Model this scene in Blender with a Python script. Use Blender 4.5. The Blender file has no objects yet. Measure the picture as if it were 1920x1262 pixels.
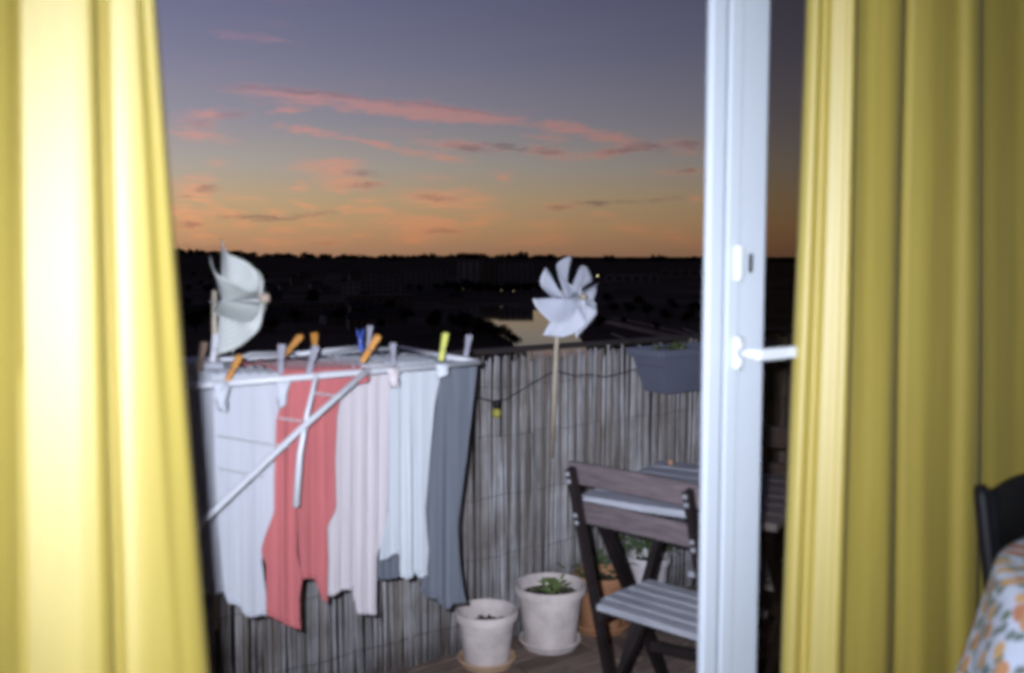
import bpy, bmesh, math, random
from mathutils import Vector, Matrix
R_ = math.radians
rng = random.Random(7)
scene = bpy.context.scene
COL = scene.collection

# ------------------------------------------------------------------ camera
YAW = R_(37.0)            # the camera looks along the balcony, 37 degrees off the wall's normal
PITCH = math.atan(153 / 1866.7)
EYE = Vector((0.0, 0.0, 1.35))
cam_d = bpy.data.cameras.new('camera'); cam = bpy.data.objects.new('camera', cam_d); COL.objects.link(cam)
cam_d.lens = 35.0; cam_d.sensor_width = 36.0; cam_d.clip_start = 0.02; cam_d.clip_end = 20000
cam.location = EYE; cam.rotation_euler = (R_(90) - PITCH, 0, -YAW)
cam_d.dof.use_dof = True; cam_d.dof.focus_distance = 7.0; cam_d.dof.aperture_fstop = 2.5; cam_d.dof.aperture_blades = 7
scene.camera = cam
F0 = Vector((math.sin(YAW), math.cos(YAW), 0)); RT = Vector((math.cos(YAW), -math.sin(YAW), 0))
FW = F0 * math.cos(PITCH) + Vector((0, 0, -math.sin(PITCH))); UP = RT.cross(FW)
def ray(px, py): return FW + RT * ((px - 960) / 1866.7) - UP * ((py - 631) / 1866.7)
def on_v(px, py, v): d = ray(px, py); return EYE + d * (v / d.y)
def on_z(px, py, z): d = ray(px, py); return EYE + d * ((z - EYE.z) / d.z)

# ------------------------------------------------------------------ world (dusk sky)
world = bpy.data.worlds.new('World'); scene.world = world; world.use_nodes = True
wt = world.node_tree; wt.nodes.clear()
class NT:
    """small helper to write node graphs"""
    def __init__(s, tree): s.t = tree
    def n(s, typ, **kw):
        nd = s.t.nodes.new(typ)
        for k, v in kw.items(): setattr(nd, k, v)
        return nd
    def put(s, inp, v):
        if isinstance(v, bpy.types.NodeSocket): s.t.links.new(v, inp)
        elif v is not None: inp.default_value = v
    def m(s, op, a, b=None, c=None, clamp=False):
        nd = s.n('ShaderNodeMath', operation=op, use_clamp=clamp)
        for i, v in enumerate((a, b, c)):
            if v is not None: s.put(nd.inputs[i], v)
        return nd.outputs[0]
    def mix(s, f, a, b, blend='MIX'):
        nd = s.n('ShaderNodeMix', data_type='RGBA', blend_type=blend)
        s.put(nd.inputs[0], f)
        for i, v in ((6, a), (7, b)):
            if isinstance(v, tuple): v = (*v, 1) if len(v) == 3 else v
            s.put(nd.inputs[i], v)
        return nd.outputs[2]
    def ramp(s, f, stops, interp='LINEAR'):
        nd = s.n('ShaderNodeValToRGB'); cr = nd.color_ramp; cr.interpolation = interp
        while len(cr.elements) < len(stops): cr.elements.new(0.5)
        for e, (p, c) in zip(cr.elements, stops): e.position = p; e.color = (*c, 1) if len(c) == 3 else c
        s.put(nd.inputs[0], f); return nd.outputs[0]
    def noise(s, vec, scale, detail=4, rough=0.55, dist=0.0, dim='3D'):
        nd = s.n('ShaderNodeTexNoise', noise_dimensions=dim)
        s.put(nd.inputs['Vector'], vec); nd.inputs['Scale'].default_value = scale; nd.inputs['Detail'].default_value = detail
        nd.inputs['Roughness'].default_value = rough; nd.inputs['Distortion'].default_value = dist
        return nd
    def mapping(s, vec, loc=(0, 0, 0), rot=(0, 0, 0), scl=(1, 1, 1), typ='POINT'):
        nd = s.n('ShaderNodeMapping', vector_type=typ); s.put(nd.inputs['Vector'], vec)
        nd.inputs['Location'].default_value = loc; nd.inputs['Rotation'].default_value = rot; nd.inputs['Scale'].default_value = scl
        return nd.outputs[0]
def srgb(r, g, b):
    f = lambda c: (c / 255 / 12.92) if c <= 10.3 else ((c / 255 + 0.055) / 1.055) ** 2.4
    return (f(r), f(g), f(b))
W = NT(wt)
geo = W.n('ShaderNodeTexCoord')
sep = W.n('ShaderNodeSeparateXYZ'); wt.links.new(geo.outputs['Generated'], sep.inputs[0])
az = W.m('ARCTAN2', sep.outputs[0], sep.outputs[1])            # azimuth from +Y towards +X
el = W.m('ARCSINE', sep.outputs[2])                              # elevation
elc = W.m('MAXIMUM', el, 0.0)
base = W.ramp(W.m('DIVIDE', elc, 1.2), [
    (0.000, srgb(150, 113, 88)), (0.009, srgb(160, 122, 92)), (0.024, srgb(169, 135, 99)), (0.045, srgb(165, 143, 113)),
    (0.072, srgb(150, 142, 134)), (0.11, srgb(128, 125, 136)), (0.16, srgb(107, 107, 129)), (0.215, srgb(90, 91, 119)),
    (0.45, srgb(64, 66, 104)), (1.0, srgb(48, 50, 84))])
AZ_SUN = -0.25
glow = W.m('POWER', W.m('MULTIPLY_ADD', W.m('COSINE', W.m('SUBTRACT', az, AZ_SUN)), 0.5, 0.5), 3.6)
glow = W.m('MULTIPLY_ADD', glow, 1.46, 0.19)
sky = W.mix(1.0, base, glow, 'MULTIPLY')
# thin cirrus streaks; coordinates are angles on the sky, 1866.7 units to the radian, measured from azimuth 37 degrees
cu = W.m('MULTIPLY', W.m('SUBTRACT', az, YAW), 1866.7); cv = W.m('MULTIPLY', el, 1866.7)
comb = W.n('ShaderNodeCombineXYZ'); wt.links.new(cu, comb.inputs[0]); wt.links.new(cv, comb.inputs[1])
w1 = W.noise(W.mapping(comb.outputs[0], scl=(0.008, 0.022, 1)), 1.0, 4, 0.6)
w2 = W.noise(W.mapping(comb.outputs[0], scl=(0.03, 0.12, 1), loc=(5, 3, 0)), 1.0, 4, 0.65)
wv = W.n('ShaderNodeVectorMath', operation='SUBTRACT'); wt.links.new(w1.outputs['Color'], wv.inputs[0]); wv.inputs[1].default_value = (.5, .5, .5)
wm = W.n('ShaderNodeVectorMath', operation='MULTIPLY'); wt.links.new(wv.outputs[0], wm.inputs[0]); wm.inputs[1].default_value = (80, 22, 0)
wv2 = W.n('ShaderNodeVectorMath', operation='SUBTRACT'); wt.links.new(w2.outputs['Color'], wv2.inputs[0]); wv2.inputs[1].default_value = (.5, .5, .5)
wm2 = W.n('ShaderNodeVectorMath', operation='MULTIPLY_ADD'); wt.links.new(wv2.outputs[0], wm2.inputs[0]); wm2.inputs[1].default_value = (60, 24, 0); wt.links.new(wm.outputs[0], wm2.inputs[2])
wa = W.n('ShaderNodeVectorMath', operation='ADD'); wt.links.new(comb.outputs[0], wa.inputs[0]); wt.links.new(wm2.outputs[0], wa.inputs[1])
def ang(px, py):
    d = ray(px, py).normalized()
    return ((math.atan2(d.x, d.y) - YAW) * 1866.7, math.asin(d.z) * 1866.7)
def streaks(lst):
    tot = None
    for (x0, y0, x1, y1, th, k) in lst:
        a, b = ang(x0, y0), ang(x1, y1)
        L = math.hypot(b[0] - a[0], b[1] - a[1]) / 2
        v = W.mapping(wa.outputs[0], ((a[0] + b[0]) / 2, (a[1] + b[1]) / 2, 0), (0, 0, math.atan2(b[1] - a[1], b[0] - a[0])), (L * 1.3, th * 1.45, 1e3), 'TEXTURE')
        g = W.n('ShaderNodeTexGradient', gradient_type='SPHERICAL'); wt.links.new(v, g.inputs[0])
        q = W.m('MULTIPLY', W.m('POWER', g.outputs['Fac'], 1.25), k)
        tot = q if tot is None else W.m('ADD', tot, q)
    return tot
PINK = [(560, 405, 620, 409, 7, .7), (660, 372, 720, 376, 7, .6), (600, 300, 690, 306, 8, .6), (340, 412, 390, 414, 7, .9), (680, 396, 760, 400, 8, .7), (980, 420, 1060, 424, 9, .6), (1080, 400, 1160, 404, 8, .5), (560, 448, 660, 452, 9, .6), (360, 372, 420, 380, 8, .7), (330, 398, 400, 402, 8, .9), (420, 418, 480, 422, 7, .8), (340, 440, 420, 444, 8, .8), (430, 372, 500, 376, 8, .6), (560, 420, 640, 424, 7, .7), (640, 440, 700, 442, 7, .6), (350, 330, 420, 336, 8, .6), (480, 392, 545, 398, 7, .7), (770, 330, 860, 336, 7, .45), (840, 352, 900, 356, 7, .6), (420, 166, 700, 194, 12, 1.0), (640, 186, 975, 226, 13, 1.5), (560, 192, 975, 230, 9, 1.3), (488, 211, 575, 203, 6, .9), (315, 215, 455, 213, 10, .7),
    (318, 247, 440, 262, 9, .9), (330, 232, 420, 236, 9, .6), (508, 236, 640, 256, 6, 1.1), (620, 253, 790, 287, 6, 1.1), (760, 260, 950, 282, 9, .9), (770, 283, 895, 302, 7, .8),
    (1000, 233, 1100, 243, 11, 1.3), (1060, 242, 1195, 264, 8, 1.0), (985, 255, 1065, 260, 7, .7), (975, 282, 1075, 290, 12, 1.0), (1045, 300, 1240, 270, 9, 1.0), (1090, 258, 1250, 272, 8, .8),
    (1245, 265, 1330, 270, 8, .8), (1215, 321, 1330, 318, 8, .9), (1250, 283, 1330, 285, 8, .6), (390, 301, 440, 302, 6, .8), (545, 312, 690, 322, 16, 1.2), (590, 345, 720, 343, 11, 1.2), (545, 350, 580, 352, 8, .8), (615, 356, 650, 357, 8, .7),
    (735, 368, 930, 378, 18, 1.3), (700, 413, 890, 436, 20, .9), (720, 415, 880, 432, 12, .9), (318, 345, 420, 360, 16, .9), (312, 366, 385, 366, 9, .9), (380, 390, 460, 408, 10, 1.0), (315, 385, 360, 400, 12, .8),
    (310, 422, 420, 424, 9, .8), (545, 375, 610, 394, 9, 1.1), (625, 391, 720, 393, 9, .9), (500, 428, 570, 431, 8, .8), (470, 452, 560, 454, 9, .7), (725, 444, 830, 450, 12, .8), (860, 404, 960, 402, 12, .7), (870, 420, 930, 418, 9, .8),
    (1000, 390, 1100, 382, 8, .8), (1140, 420, 1210, 432, 12, .6), (1180, 432, 1330, 452, 14, .6), (1280, 374, 1340, 376, 9, .7), (1000, 440, 1080, 446, 10, .45), (920, 328, 965, 330, 8, .8), (920, 452, 1060, 452, 9, .5), (400, 60, 520, 72, 8, .35), (480, 68, 560, 78, 6, .3)]
DARK = [(420, 163, 720, 186, 5, 1.0), (700, 184, 930, 214, 5, .7), (400, 216, 455, 212, 6, .6), (350, 232, 400, 234, 8, .5), (830, 270, 925, 284, 6, 1.3), (905, 270, 985, 284, 5, 1.5), (990, 283, 1060, 285, 8, .9), (1110, 288, 1240, 272, 6, .9), (1190, 268, 1250, 272, 7, 1.0),
    (1262, 266, 1330, 270, 5, 1.2), (1245, 319, 1300, 317, 6, 1.0), (640, 320, 715, 323, 5, 1.0), (640, 345, 715, 344, 5, 1.0), (780, 366, 870, 376, 6, .8), (360, 352, 420, 356, 8, 1.0), (400, 406, 560, 408, 5, 1.2), (500, 408, 640, 402, 4, 1.1), (330, 420, 395, 422, 4, 1.1),
    (1010, 390, 1080, 387, 4, 1.0), (1050, 382, 1200, 375, 4, 1.0), (790, 433, 880, 436, 5, .7), (320, 459, 440, 462, 4, .7), (320, 366, 365, 368, 4, .8), (570, 455, 640, 450, 4, .5), (1180, 376, 1290, 372, 4, .6)]
brk = W.noise(W.mapping(comb.outputs[0], scl=(0.016, 0.20, 1), rot=(0, 0, .10), loc=(9, 1, 0)), 1.0, 7, 0.72)
brk = W.m('MULTIPLY_ADD', W.m('SUBTRACT', brk.outputs['Fac'], 0.5), 5.2, 0.85)
pk = W.m('MULTIPLY', W.m('MULTIPLY', streaks(PINK), W.m('MAXIMUM', brk, 0.12)), 1.3, clamp=True)
dk = W.m('MULTIPLY', W.m('MULTIPLY', streaks(DARK), W.m('MAXIMUM', brk, 0.1)), 1.2, clamp=True)
# the same thin cirrus carries on round the rest of the sky
allcl = W.noise(W.mapping(comb.outputs[0], scl=(0.0042, 0.03, 1), rot=(0, 0, -.05)), 1.0, 7, 0.62)
veil = W.m('MULTIPLY', W.m('SUBTRACT', allcl.outputs['Fac'], 0.57, clamp=True), 1.6, clamp=True)
veil = W.m('MULTIPLY', veil, W.m('SUBTRACT', 1.0, W.m('DIVIDE', elc, 0.5), clamp=True))
pk = W.m('MAXIMUM', pk, veil)
pcol = W.ramp(W.m('DIVIDE', elc, 0.2), [(0.0, srgb(188, 122, 84)), (0.25, srgb(206, 144, 108)), (0.55, srgb(188, 132, 122)), (1.0, srgb(160, 120, 130))])
pcol = W.mix(1.0, pcol, glow, 'MULTIPLY')
sky = W.mix(W.m('MULTIPLY', pk, .70), sky, pcol)
dcol = W.ramp(W.m('DIVIDE', elc, 0.2), [(0.0, srgb(118, 84, 68)), (0.5, srgb(112, 92, 100)), (1.0, srgb(100, 86, 108))])
dcol = W.mix(1.0, dcol, glow, 'MULTIPLY')
sky = W.mix(W.m('MULTIPLY', dk, .62), sky, dcol)
below = W.m('GREATER_THAN', sep.outputs[2], -0.002)
sky = W.mix(below, (0.006, 0.006, 0.007), sky)
nish = W.n('ShaderNodeTexSky', sky_type='NISHITA'); nish.sun_disc = False; nish.sun_elevation = R_(-3.0); nish.sun_rotation = AZ_SUN
bg1 = W.n('ShaderNodeBackground'); wt.links.new(sky, bg1.inputs[0]); bg1.inputs[1].default_value = 1.06
bg2 = W.n('ShaderNodeBackground'); wt.links.new(nish.outputs[0], bg2.inputs[0]); bg2.inputs[1].default_value = 0.02
addw = W.n('ShaderNodeAddShader'); wt.links.new(bg1.outputs[0], addw.inputs[0]); wt.links.new(bg2.outputs[0], addw.inputs[1])
wo = W.n('ShaderNodeOutputWorld'); wt.links.new(addw.outputs[0], wo.inputs[0])
world.cycles.sampling_method = 'MANUAL'; world.cycles.sample_map_resolution = 512

# ------------------------------------------------------------------ the camera's own flash, just left of and above the lens
fl_d = bpy.data.lights.new('camera_flash', 'AREA'); fl = bpy.data.objects.new('camera_flash', fl_d); COL.objects.link(fl)
fl_d.shape = 'RECTANGLE'; fl_d.size = 0.034; fl_d.size_y = 0.022; fl_d.energy = 31; fl_d.spread = R_(98); fl_d.color = (0.89, 0.94, 1.12)
fl.location = EYE - RT * 0.052 + UP * 0.03 + FW * 0.012; fl.rotation_euler = (R_(90) - PITCH - R_(2), 0, -YAW - R_(7))   # the beam sits a little right of the lens axis

vs = scene.view_settings; vs.view_transform = 'Standard'; vs.look = 'None'; vs.exposure = 0; vs.gamma = 1; vs.use_curve_mapping = False
scene.render.engine = 'CYCLES'
scene.cycles.use_denoising = True
scene.cycles.max_bounces = 6; scene.cycles.diffuse_bounces = 3; scene.cycles.transparent_max_bounces = 12
scene.cycles.pixel_filter_type = 'BLACKMAN_HARRIS'; scene.cycles.filter_width = 3.7
scene.cycles.sample_clamp_indirect = 4

# ------------------------------------------------------------------ mesh helpers
ORG = {}
class MB:
    def __init__(s): s.v = []; s.f = []; s.uv = {}
    def add(s, vs_, fs):
        b = len(s.v); s.v += [Vector(p) for p in vs_]; s.f += [tuple(i + b for i in f) for f in fs]; return b
    def box(s, c, sz, rot=None, taper=1.0):
        c = Vector(c); x, y, z = (q / 2 for q in sz); pts = []
        for (i, j, k) in ((-1,-1,-1),(1,-1,-1),(1,1,-1),(-1,1,-1),(-1,-1,1),(1,-1,1),(1,1,1),(-1,1,1)):
            t = taper if k > 0 else 1
            p = Vector((i * x * t, j * y * t, k * z))
            if rot: p = rot @ p
            pts.append(c + p)
        s.add(pts, [(0,3,2,1),(4,5,6,7),(0,1,5,4),(1,2,6,5),(2,3,7,6),(3,0,4,7)]); return s
    def bar(s, a, b, w, h, up=(0, 0, 1)):
        a = Vector(a); b = Vector(b); d = (b - a); L = d.length; y = d.normalized()
        x = y.cross(Vector(up)); x = x.normalized() if x.length > 1e-6 else Vector((1, 0, 0)); z = x.cross(y)
        M = Matrix((x, y, z)).transposed()
        return s.box((a + b) / 2, (w, L, h), M)
    def tube(s, pts, r, n=8, caps=True):
        pts = [Vector(p) for p in pts]; rs = r if isinstance(r, (list, tuple)) else [r] * len(pts)
        b = len(s.v); prev = None
        for i, p in enumerate(pts):
            d = (pts[min(i + 1, len(pts) - 1)] - pts[max(i - 1, 0)]).normalized()
            if prev is None:
                x = d.orthogonal().normalized()
            else:
                x = (prev - d * prev.dot(d)); x = x.normalized() if x.length > 1e-6 else d.orthogonal().normalized()
            prev = x; y = d.cross(x)
            for k in range(n):
                a = 2 * math.pi * k / n
                s.v.append(p + (x * math.cos(a) + y * math.sin(a)) * rs[i])
        for i in range(len(pts) - 1):
            for k in range(n):
                k2 = (k + 1) % n
                s.f.append((b + i*n + k, b + i*n + k2, b + (i+1)*n + k2, b + (i+1)*n + k))
        if caps:
            s.f.append(tuple(b + k for k in reversed(range(n)))); e = b + (len(pts)-1)*n; s.f.append(tuple(e + k for k in range(n)))
        return s
    def lathe(s, prof, c=(0, 0, 0), n=40, wob=None):
        c = Vector(c); b = len(s.v); m = len(prof)
        for k in range(n):
            a = 2 * math.pi * k / n
            for j, (r, z) in enumerate(prof):
                rr = r + (wob(a, j / (m - 1)) if wob else 0)
                s.v.append(c + Vector((rr * math.cos(a), rr * math.sin(a), z)))
        for k in range(n):
            k2 = (k + 1) % n
            for j in range(m - 1):
                s.f.append((b + k*m + j, b + k2*m + j, b + k2*m + j + 1, b + k*m + j + 1))
        return s
    def grid(s, rows, uvs=None):
        b = len(s.v); n = len(rows[0])
        for r in rows: s.v += [Vector(p) for p in r]
        for i in range(len(rows) - 1):
            for k in range(n - 1):
                s.f.append((b + i*n + k, b + i*n + k + 1, b + (i+1)*n + k + 1, b + (i+1)*n + k))
        if uvs:
            for i, r in enumerate(uvs):
                for k, q in enumerate(r): s.uv[b + i*n + k] = q
        return s
    def mesh(s, name, mat=None, smooth=False, org=Vector((0, 0, 0))):
        me = bpy.data.meshes.new(name); me.from_pydata([p - org for p in s.v], [], s.f)
        bm = bmesh.new(); bm.from_mesh(me); bmesh.ops.recalc_face_normals(bm, faces=bm.faces); bm.to_mesh(me); bm.free()
        if mat: me.materials.append(mat)
        if smooth: me.polygons.foreach_set('use_smooth', [True] * len(me.polygons))
        if s.uv:
            l = me.uv_layers.new(name='UVMap')
            for lp in me.loops: l.data[lp.index].uv = s.uv.get(lp.vertex_index, (0, 0))
        me.update(); return me
    def build(s, name, mat, parent=None, smooth=False, local=False, sharp=None, bevel=0, solid=0):
        if parent is not None: org = Vector((0, 0, 0)) if local else ORG[parent.name]
        else:
            xs = [p.x for p in s.v]; ys = [p.y for p in s.v]; zs = [p.z for p in s.v]
            org = Vector(((min(xs)+max(xs))/2, (min(ys)+max(ys))/2, min(zs)))
        me = s.mesh(name, mat, smooth or sharp is not None, org)
        o = bpy.data.objects.new(name, me); COL.objects.link(o)
        if parent is not None: o.parent = parent
        else: o.location = org
        ORG[o.name] = org
        if solid:
            md = o.modifiers.new('solid', 'SOLIDIFY'); md.thickness = solid; md.offset = 0
        if bevel:
            md = o.modifiers.new('bevel', 'BEVEL'); md.width = bevel; md.segments = 2; md.limit_method = 'ANGLE'
        if sharp is not None: me.set_sharp_from_angle(angle=R_(sharp))
        return o
def tag(o, label=None, cat=None, group=None, kind=None):
    if label: o['label'] = label
    if cat: o['category'] = cat
    if group: o['group'] = group
    if kind: o['kind'] = kind
    return o
def empty(name, loc, label=None, cat=None, group=None, rz=0.0):
    o = bpy.data.objects.new(name, None); COL.objects.link(o); o.location = loc; o.rotation_euler = (0, 0, rz); o.empty_display_size = .05
    ORG[o.name] = Vector(loc); tag(o, label, cat, group); return o
def copy_tree(o, parent=None):
    c = o.copy(); COL.objects.link(c)
    if parent is not None: c.parent = parent
    for ch in list(o.children): copy_tree(ch, c)
    return c

# ------------------------------------------------------------------ materials
def mat(name, col, rough=0.6, spec=0.3, var=0.0, vscale=8.0, bump=0.0, bscale=60.0, stretch=(1, 1, 1), metal=0.0, rand=0.0, sheen=0.0, coords='Object', col2=None, trans=0.0):
    m = bpy.data.materials.new(name); m.use_nodes = True; t = m.node_tree; N = NT(t); p = t.nodes['Principled BSDF']
    p.inputs['Roughness'].default_value = rough; p.inputs['Specular IOR Level'].default_value = spec; p.inputs['Metallic'].default_value = metal
    if sheen: p.inputs['Sheen Weight'].default_value = sheen; p.inputs['Sheen Roughness'].default_value = .4
    tc = N.n('ShaderNodeTexCoord').outputs[coords]; v = N.mapping(tc, scl=stretch)
    c = (*col, 1)
    cs = None
    if var or col2:
        nz = N.noise(v, vscale, 5, .6).outputs['Fac']
        lo = tuple(q * (1 - var) for q in col); hi = col2 if col2 else tuple(min(1, q * (1 + var)) for q in col)
        cs = N.ramp(nz, [(.3, lo), (.7, hi)])
    if rand:
        oi = N.n('ShaderNodeObjectInfo').outputs['Random']
        f = N.m('MULTIPLY_ADD', oi, 2 * rand, 1 - rand)
        cs = N.mix(1.0, cs if cs is not None else c, f, 'MULTIPLY')
    if cs is not None: t.links.new(cs, p.inputs['Base Color'])
    else: p.inputs['Base Color'].default_value = c
    if bump:
        b = N.n('ShaderNodeBump'); b.inputs['Strength'].default_value = bump; b.inputs['Distance'].default_value = .004
        t.links.new(N.noise(v, bscale, 4, .6).outputs['Fac'], b.inputs['Height']); t.links.new(b.outputs[0], p.inputs['Normal'])
    if trans:
        tr = N.n('ShaderNodeBsdfTranslucent'); tr.inputs[0].default_value = c
        mx = N.n('ShaderNodeMixShader'); mx.inputs[0].default_value = trans
        t.links.new(p.outputs[0], mx.inputs[1]); t.links.new(tr.outputs[0], mx.inputs[2]); t.links.new(mx.outputs[0], t.nodes['Material Output'].inputs[0])
    return m
def emit(name, col, k):
    m = bpy.data.materials.new(name); m.use_nodes = True; p = m.node_tree.nodes['Principled BSDF']
    p.inputs['Base Color'].default_value = (*col, 1); p.inputs['Emission Color'].default_value = (*col, 1); p.inputs['Emission Strength'].default_value = k; return m
M = {}
def curtain_mat(name, col):
    m = bpy.data.materials.new(name); m.use_nodes = True; t = m.node_tree; N = NT(t); p = t.nodes['Principled BSDF']
    uv = N.n('ShaderNodeTexCoord').outputs['UV']
    nz = N.noise(N.mapping(uv, scl=(30, 2.5, 1)), 1.0, 5, .6).outputs['Fac']
    c = N.ramp(nz, [(.3, tuple(q * .92 for q in col)), (.7, tuple(q * 1.06 for q in col))])
    c = N.mix(1.0, c, N.m('MULTIPLY_ADD', N.noise(N.mapping(uv, scl=(1, .6, 1)), 480, 2, .7).outputs['Fac'], .7, .65), 'MULTIPLY')
    t.links.new(c, p.inputs['Base Color'])
    p.inputs['Roughness'].default_value = .61; p.inputs['Specular IOR Level'].default_value = 1.0; p.inputs['IOR'].default_value = 1.62
    soft = N.noise(N.mapping(uv, scl=(8, 0.7, 1)), 1.0, 0, .5).outputs['Fac']
    h = N.m('ADD', N.m('MULTIPLY', soft, 1.0), N.m('ADD', N.m('MULTIPLY', N.noise(uv, 420, 2).outputs['Fac'], .06), N.m('MULTIPLY', N.noise(N.mapping(uv, scl=(45, 6, 1)), 1.0, 3, .6).outputs['Fac'], .10)))
    b = N.n('ShaderNodeBump'); b.inputs['Strength'].default_value = .55; b.inputs['Distance'].default_value = .006
    t.links.new(h, b.inputs['Height']); t.links.new(b.outputs[0], p.inputs['Normal'])
    tr = N.n('ShaderNodeBsdfTranslucent'); t.links.new(c, tr.inputs[0]); mx = N.n('ShaderNodeMixShader'); mx.inputs[0].default_value = .12
    t.links.new(p.outputs[0], mx.inputs[1]); t.links.new(tr.outputs[0], mx.inputs[2]); t.links.new(mx.outputs[0], t.nodes['Material Output'].inputs[0])
    return m
M['curtain'] = curtain_mat('yellow_satin', (.318, .247, .031))
M['pvc'] = mat('white_pvc', (.39, .43, .465), .35, .4, var=.03, vscale=3)
M['pvc_handle'] = mat('white_handle', (.50, .53, .55), .3, .5)
M['gasket'] = mat('grey_gasket', (.11, .125, .16), .7, .2)
M['dark'] = mat('dark_slot', (.02, .02, .02), .6, .2)
M['plaster'] = mat('interior_plaster', (.62, .60, .56), .85, .2, var=.04, vscale=2, bump=.1, bscale=80)
M['parquet'] = mat('room_floor_wood', (.22, .13, .07), .4, .4, var=.3, vscale=4, stretch=(1, 8, 1))
M['concrete'] = mat('balcony_concrete', (.10, .095, .09), .9, .2, var=.25, vscale=6, bump=.3)
M['deck'] = mat('deck_wood', (.17, .125, .10), .75, .25, var=.35, vscale=5, stretch=(2, 14, 2), bump=.3, bscale=40, rand=.3)
M['render'] = mat('facade_render', (.5, .48, .45), .9, .2, var=.05)
def reed_mat(name, a, b):
    m = mat(name, a, .6, .3, vscale=3.0, stretch=(11, 11, 2.4), col2=b, var=.45, bump=.3, bscale=6, rand=.23, coords='Object')
    N = NT(m.node_tree); p = m.node_tree.nodes['Principled BSDF']; src = p.inputs['Base Color'].links[0].from_socket
    pos = N.n('ShaderNodeNewGeometry').outputs['Position']
    patch = N.noise(N.mapping(pos, scl=(7, 2, 3.2)), 1.0, 4, .6).outputs['Fac']
    m.node_tree.links.new(N.mix(1.0, src, N.ramp(patch, [(.32, (.52, .46, .41)), (.5, (.84, .81, .78)), (.68, (1.10, 1.10, 1.11))]), 'MULTIPLY'), p.inputs['Base Color'])
    return m
M['reed1'] = reed_mat('grey_reed', (.36, .36, .365), (.46, .46, .47))
M['reed2'] = reed_mat('tan_reed', (.31, .285, .26), (.40, .375, .35))
M['reed3'] = reed_mat('pale_reed', (.41, .41, .415), (.50, .51, .525))
M['reedback'] = mat('gap_shade_reed', (.20, .175, .155), .7, .2, vscale=60, stretch=(1, 1, .06), var=.5)  # back layer coloured dark, painting shade into the gaps between the front reeds
M['wire'] = mat('rusty_wire', (.05, .045, .045), .6, .3)
M['rail'] = mat('dark_rail_paint', (.035, .028, .026), .6, .3)
M['whitetube'] = mat('white_coated_tube', (.56, .58, .60), .35, .5)
M['metal'] = mat('steel', (.4, .4, .42), .35, .5, metal=.8)
def cloth_mat(name, col, var=.06, sc=(1, 1, 1), bump=.35):
    m = mat(name, col, .9, .1, var=var, vscale=26, stretch=(1, 1, .12), bump=bump * 1.7, bscale=24, sheen=.15)
    return m
M['white_cotton'] = cloth_mat('white_cotton', (.49, .515, .55))
M['cream_cotton'] = cloth_mat('blush_cotton', (.52, .48, .49))
M['icy_cotton'] = cloth_mat('cool_white_cotton', (.48, .515, .54))
M['lilac_cotton'] = cloth_mat('lilac_white_cotton', (.42, .43, .46))
M['red_cotton'] = cloth_mat('coral_red_cotton', (.46, .135, .135), var=.1)
M['grey_cotton'] = cloth_mat('slate_grey_cotton', (.132, .147, .172), var=.1)
M['pw_white'] = mat('pinwheel_white', (.66, .69, .76), .6, .3, var=.05, vscale=20, trans=.15)
M['pw_green'] = None
M['bamboo'] = mat('bamboo_cane', (.46, .40, .30), .5, .4, var=.25, vscale=8, stretch=(4, 4, 1))
M['beige_bead'] = mat('beige_bead', (.42, .34, .26), .6, .3)
for k, c in dict(orange=(.50, .23, .05), yellow=(.50, .51, .11), blue=(.03, .09, .50), grey=(.30, .30, .34), brown=(.20, .14, .10), white=(.6, .6, .62)).items():
    M['peg_' + k] = mat(k + '_plastic', c, .4, .4, var=.08)
M['cable'] = mat('black_cable', (.015, .015, .017), .6, .3)
M['bulb'] = mat('yellow_bulb', (.36, .33, .06), .2, .5)
M['planter'] = mat('grey_blue_plastic', (.12, .13, .175), .5, .4, var=.08, vscale=6)
M['soil'] = mat('soil', (.075, .06, .052), .95, .1, var=.5, vscale=40, bump=.8, bscale=60)
M['leaf'] = mat('leaf_green', (.19, .26, .09), .5, .35, var=.35, vscale=20, rand=.2)
M['leafd'] = mat('leaf_dark_green', (.09, .14, .05), .5, .35, var=.35, vscale=20)
M['clay'] = mat('pale_clay', (.61, .54, .505), .75, .2, var=.22, vscale=11, bump=.25, bscale=70)
M['clay2'] = mat('tan_clay', (.50, .34, .22), .75, .2, var=.15, vscale=9, bump=.12, bscale=70)
M['terracotta'] = mat('orange_terracotta', (.36, .18, .09), .7, .25, var=.15, vscale=8, bump=.1, bscale=60)
M['whitepot'] = mat('white_ceramic', (.55, .52, .52), .4, .4, var=.04)
M['slat_back'] = mat('brown_stained_wood', (.128, .104, .108), .7, .25, var=.3, vscale=7, stretch=(2, 14, 14), bump=.4, bscale=24)
M['slat_grey'] = mat('weathered_grey_wood', (.31, .32, .35), .8, .15, var=.28, vscale=7, stretch=(1.5, 18, 18), bump=.5, bscale=22)
M['chairframe'] = mat('dark_brown_wood', (.016, .011, .011), .6, .25, var=.4, vscale=10, bump=.3)
M['bolt'] = mat('zinc_bolt', (.55, .58, .62), .3, .5, metal=.6)
M['blackwood'] = mat('black_lacquer', (.005, .005, .006), .5, .1)
M['orange_wax'] = mat('orange_wax', (.36, .2, .12), .5, .3)

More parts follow.
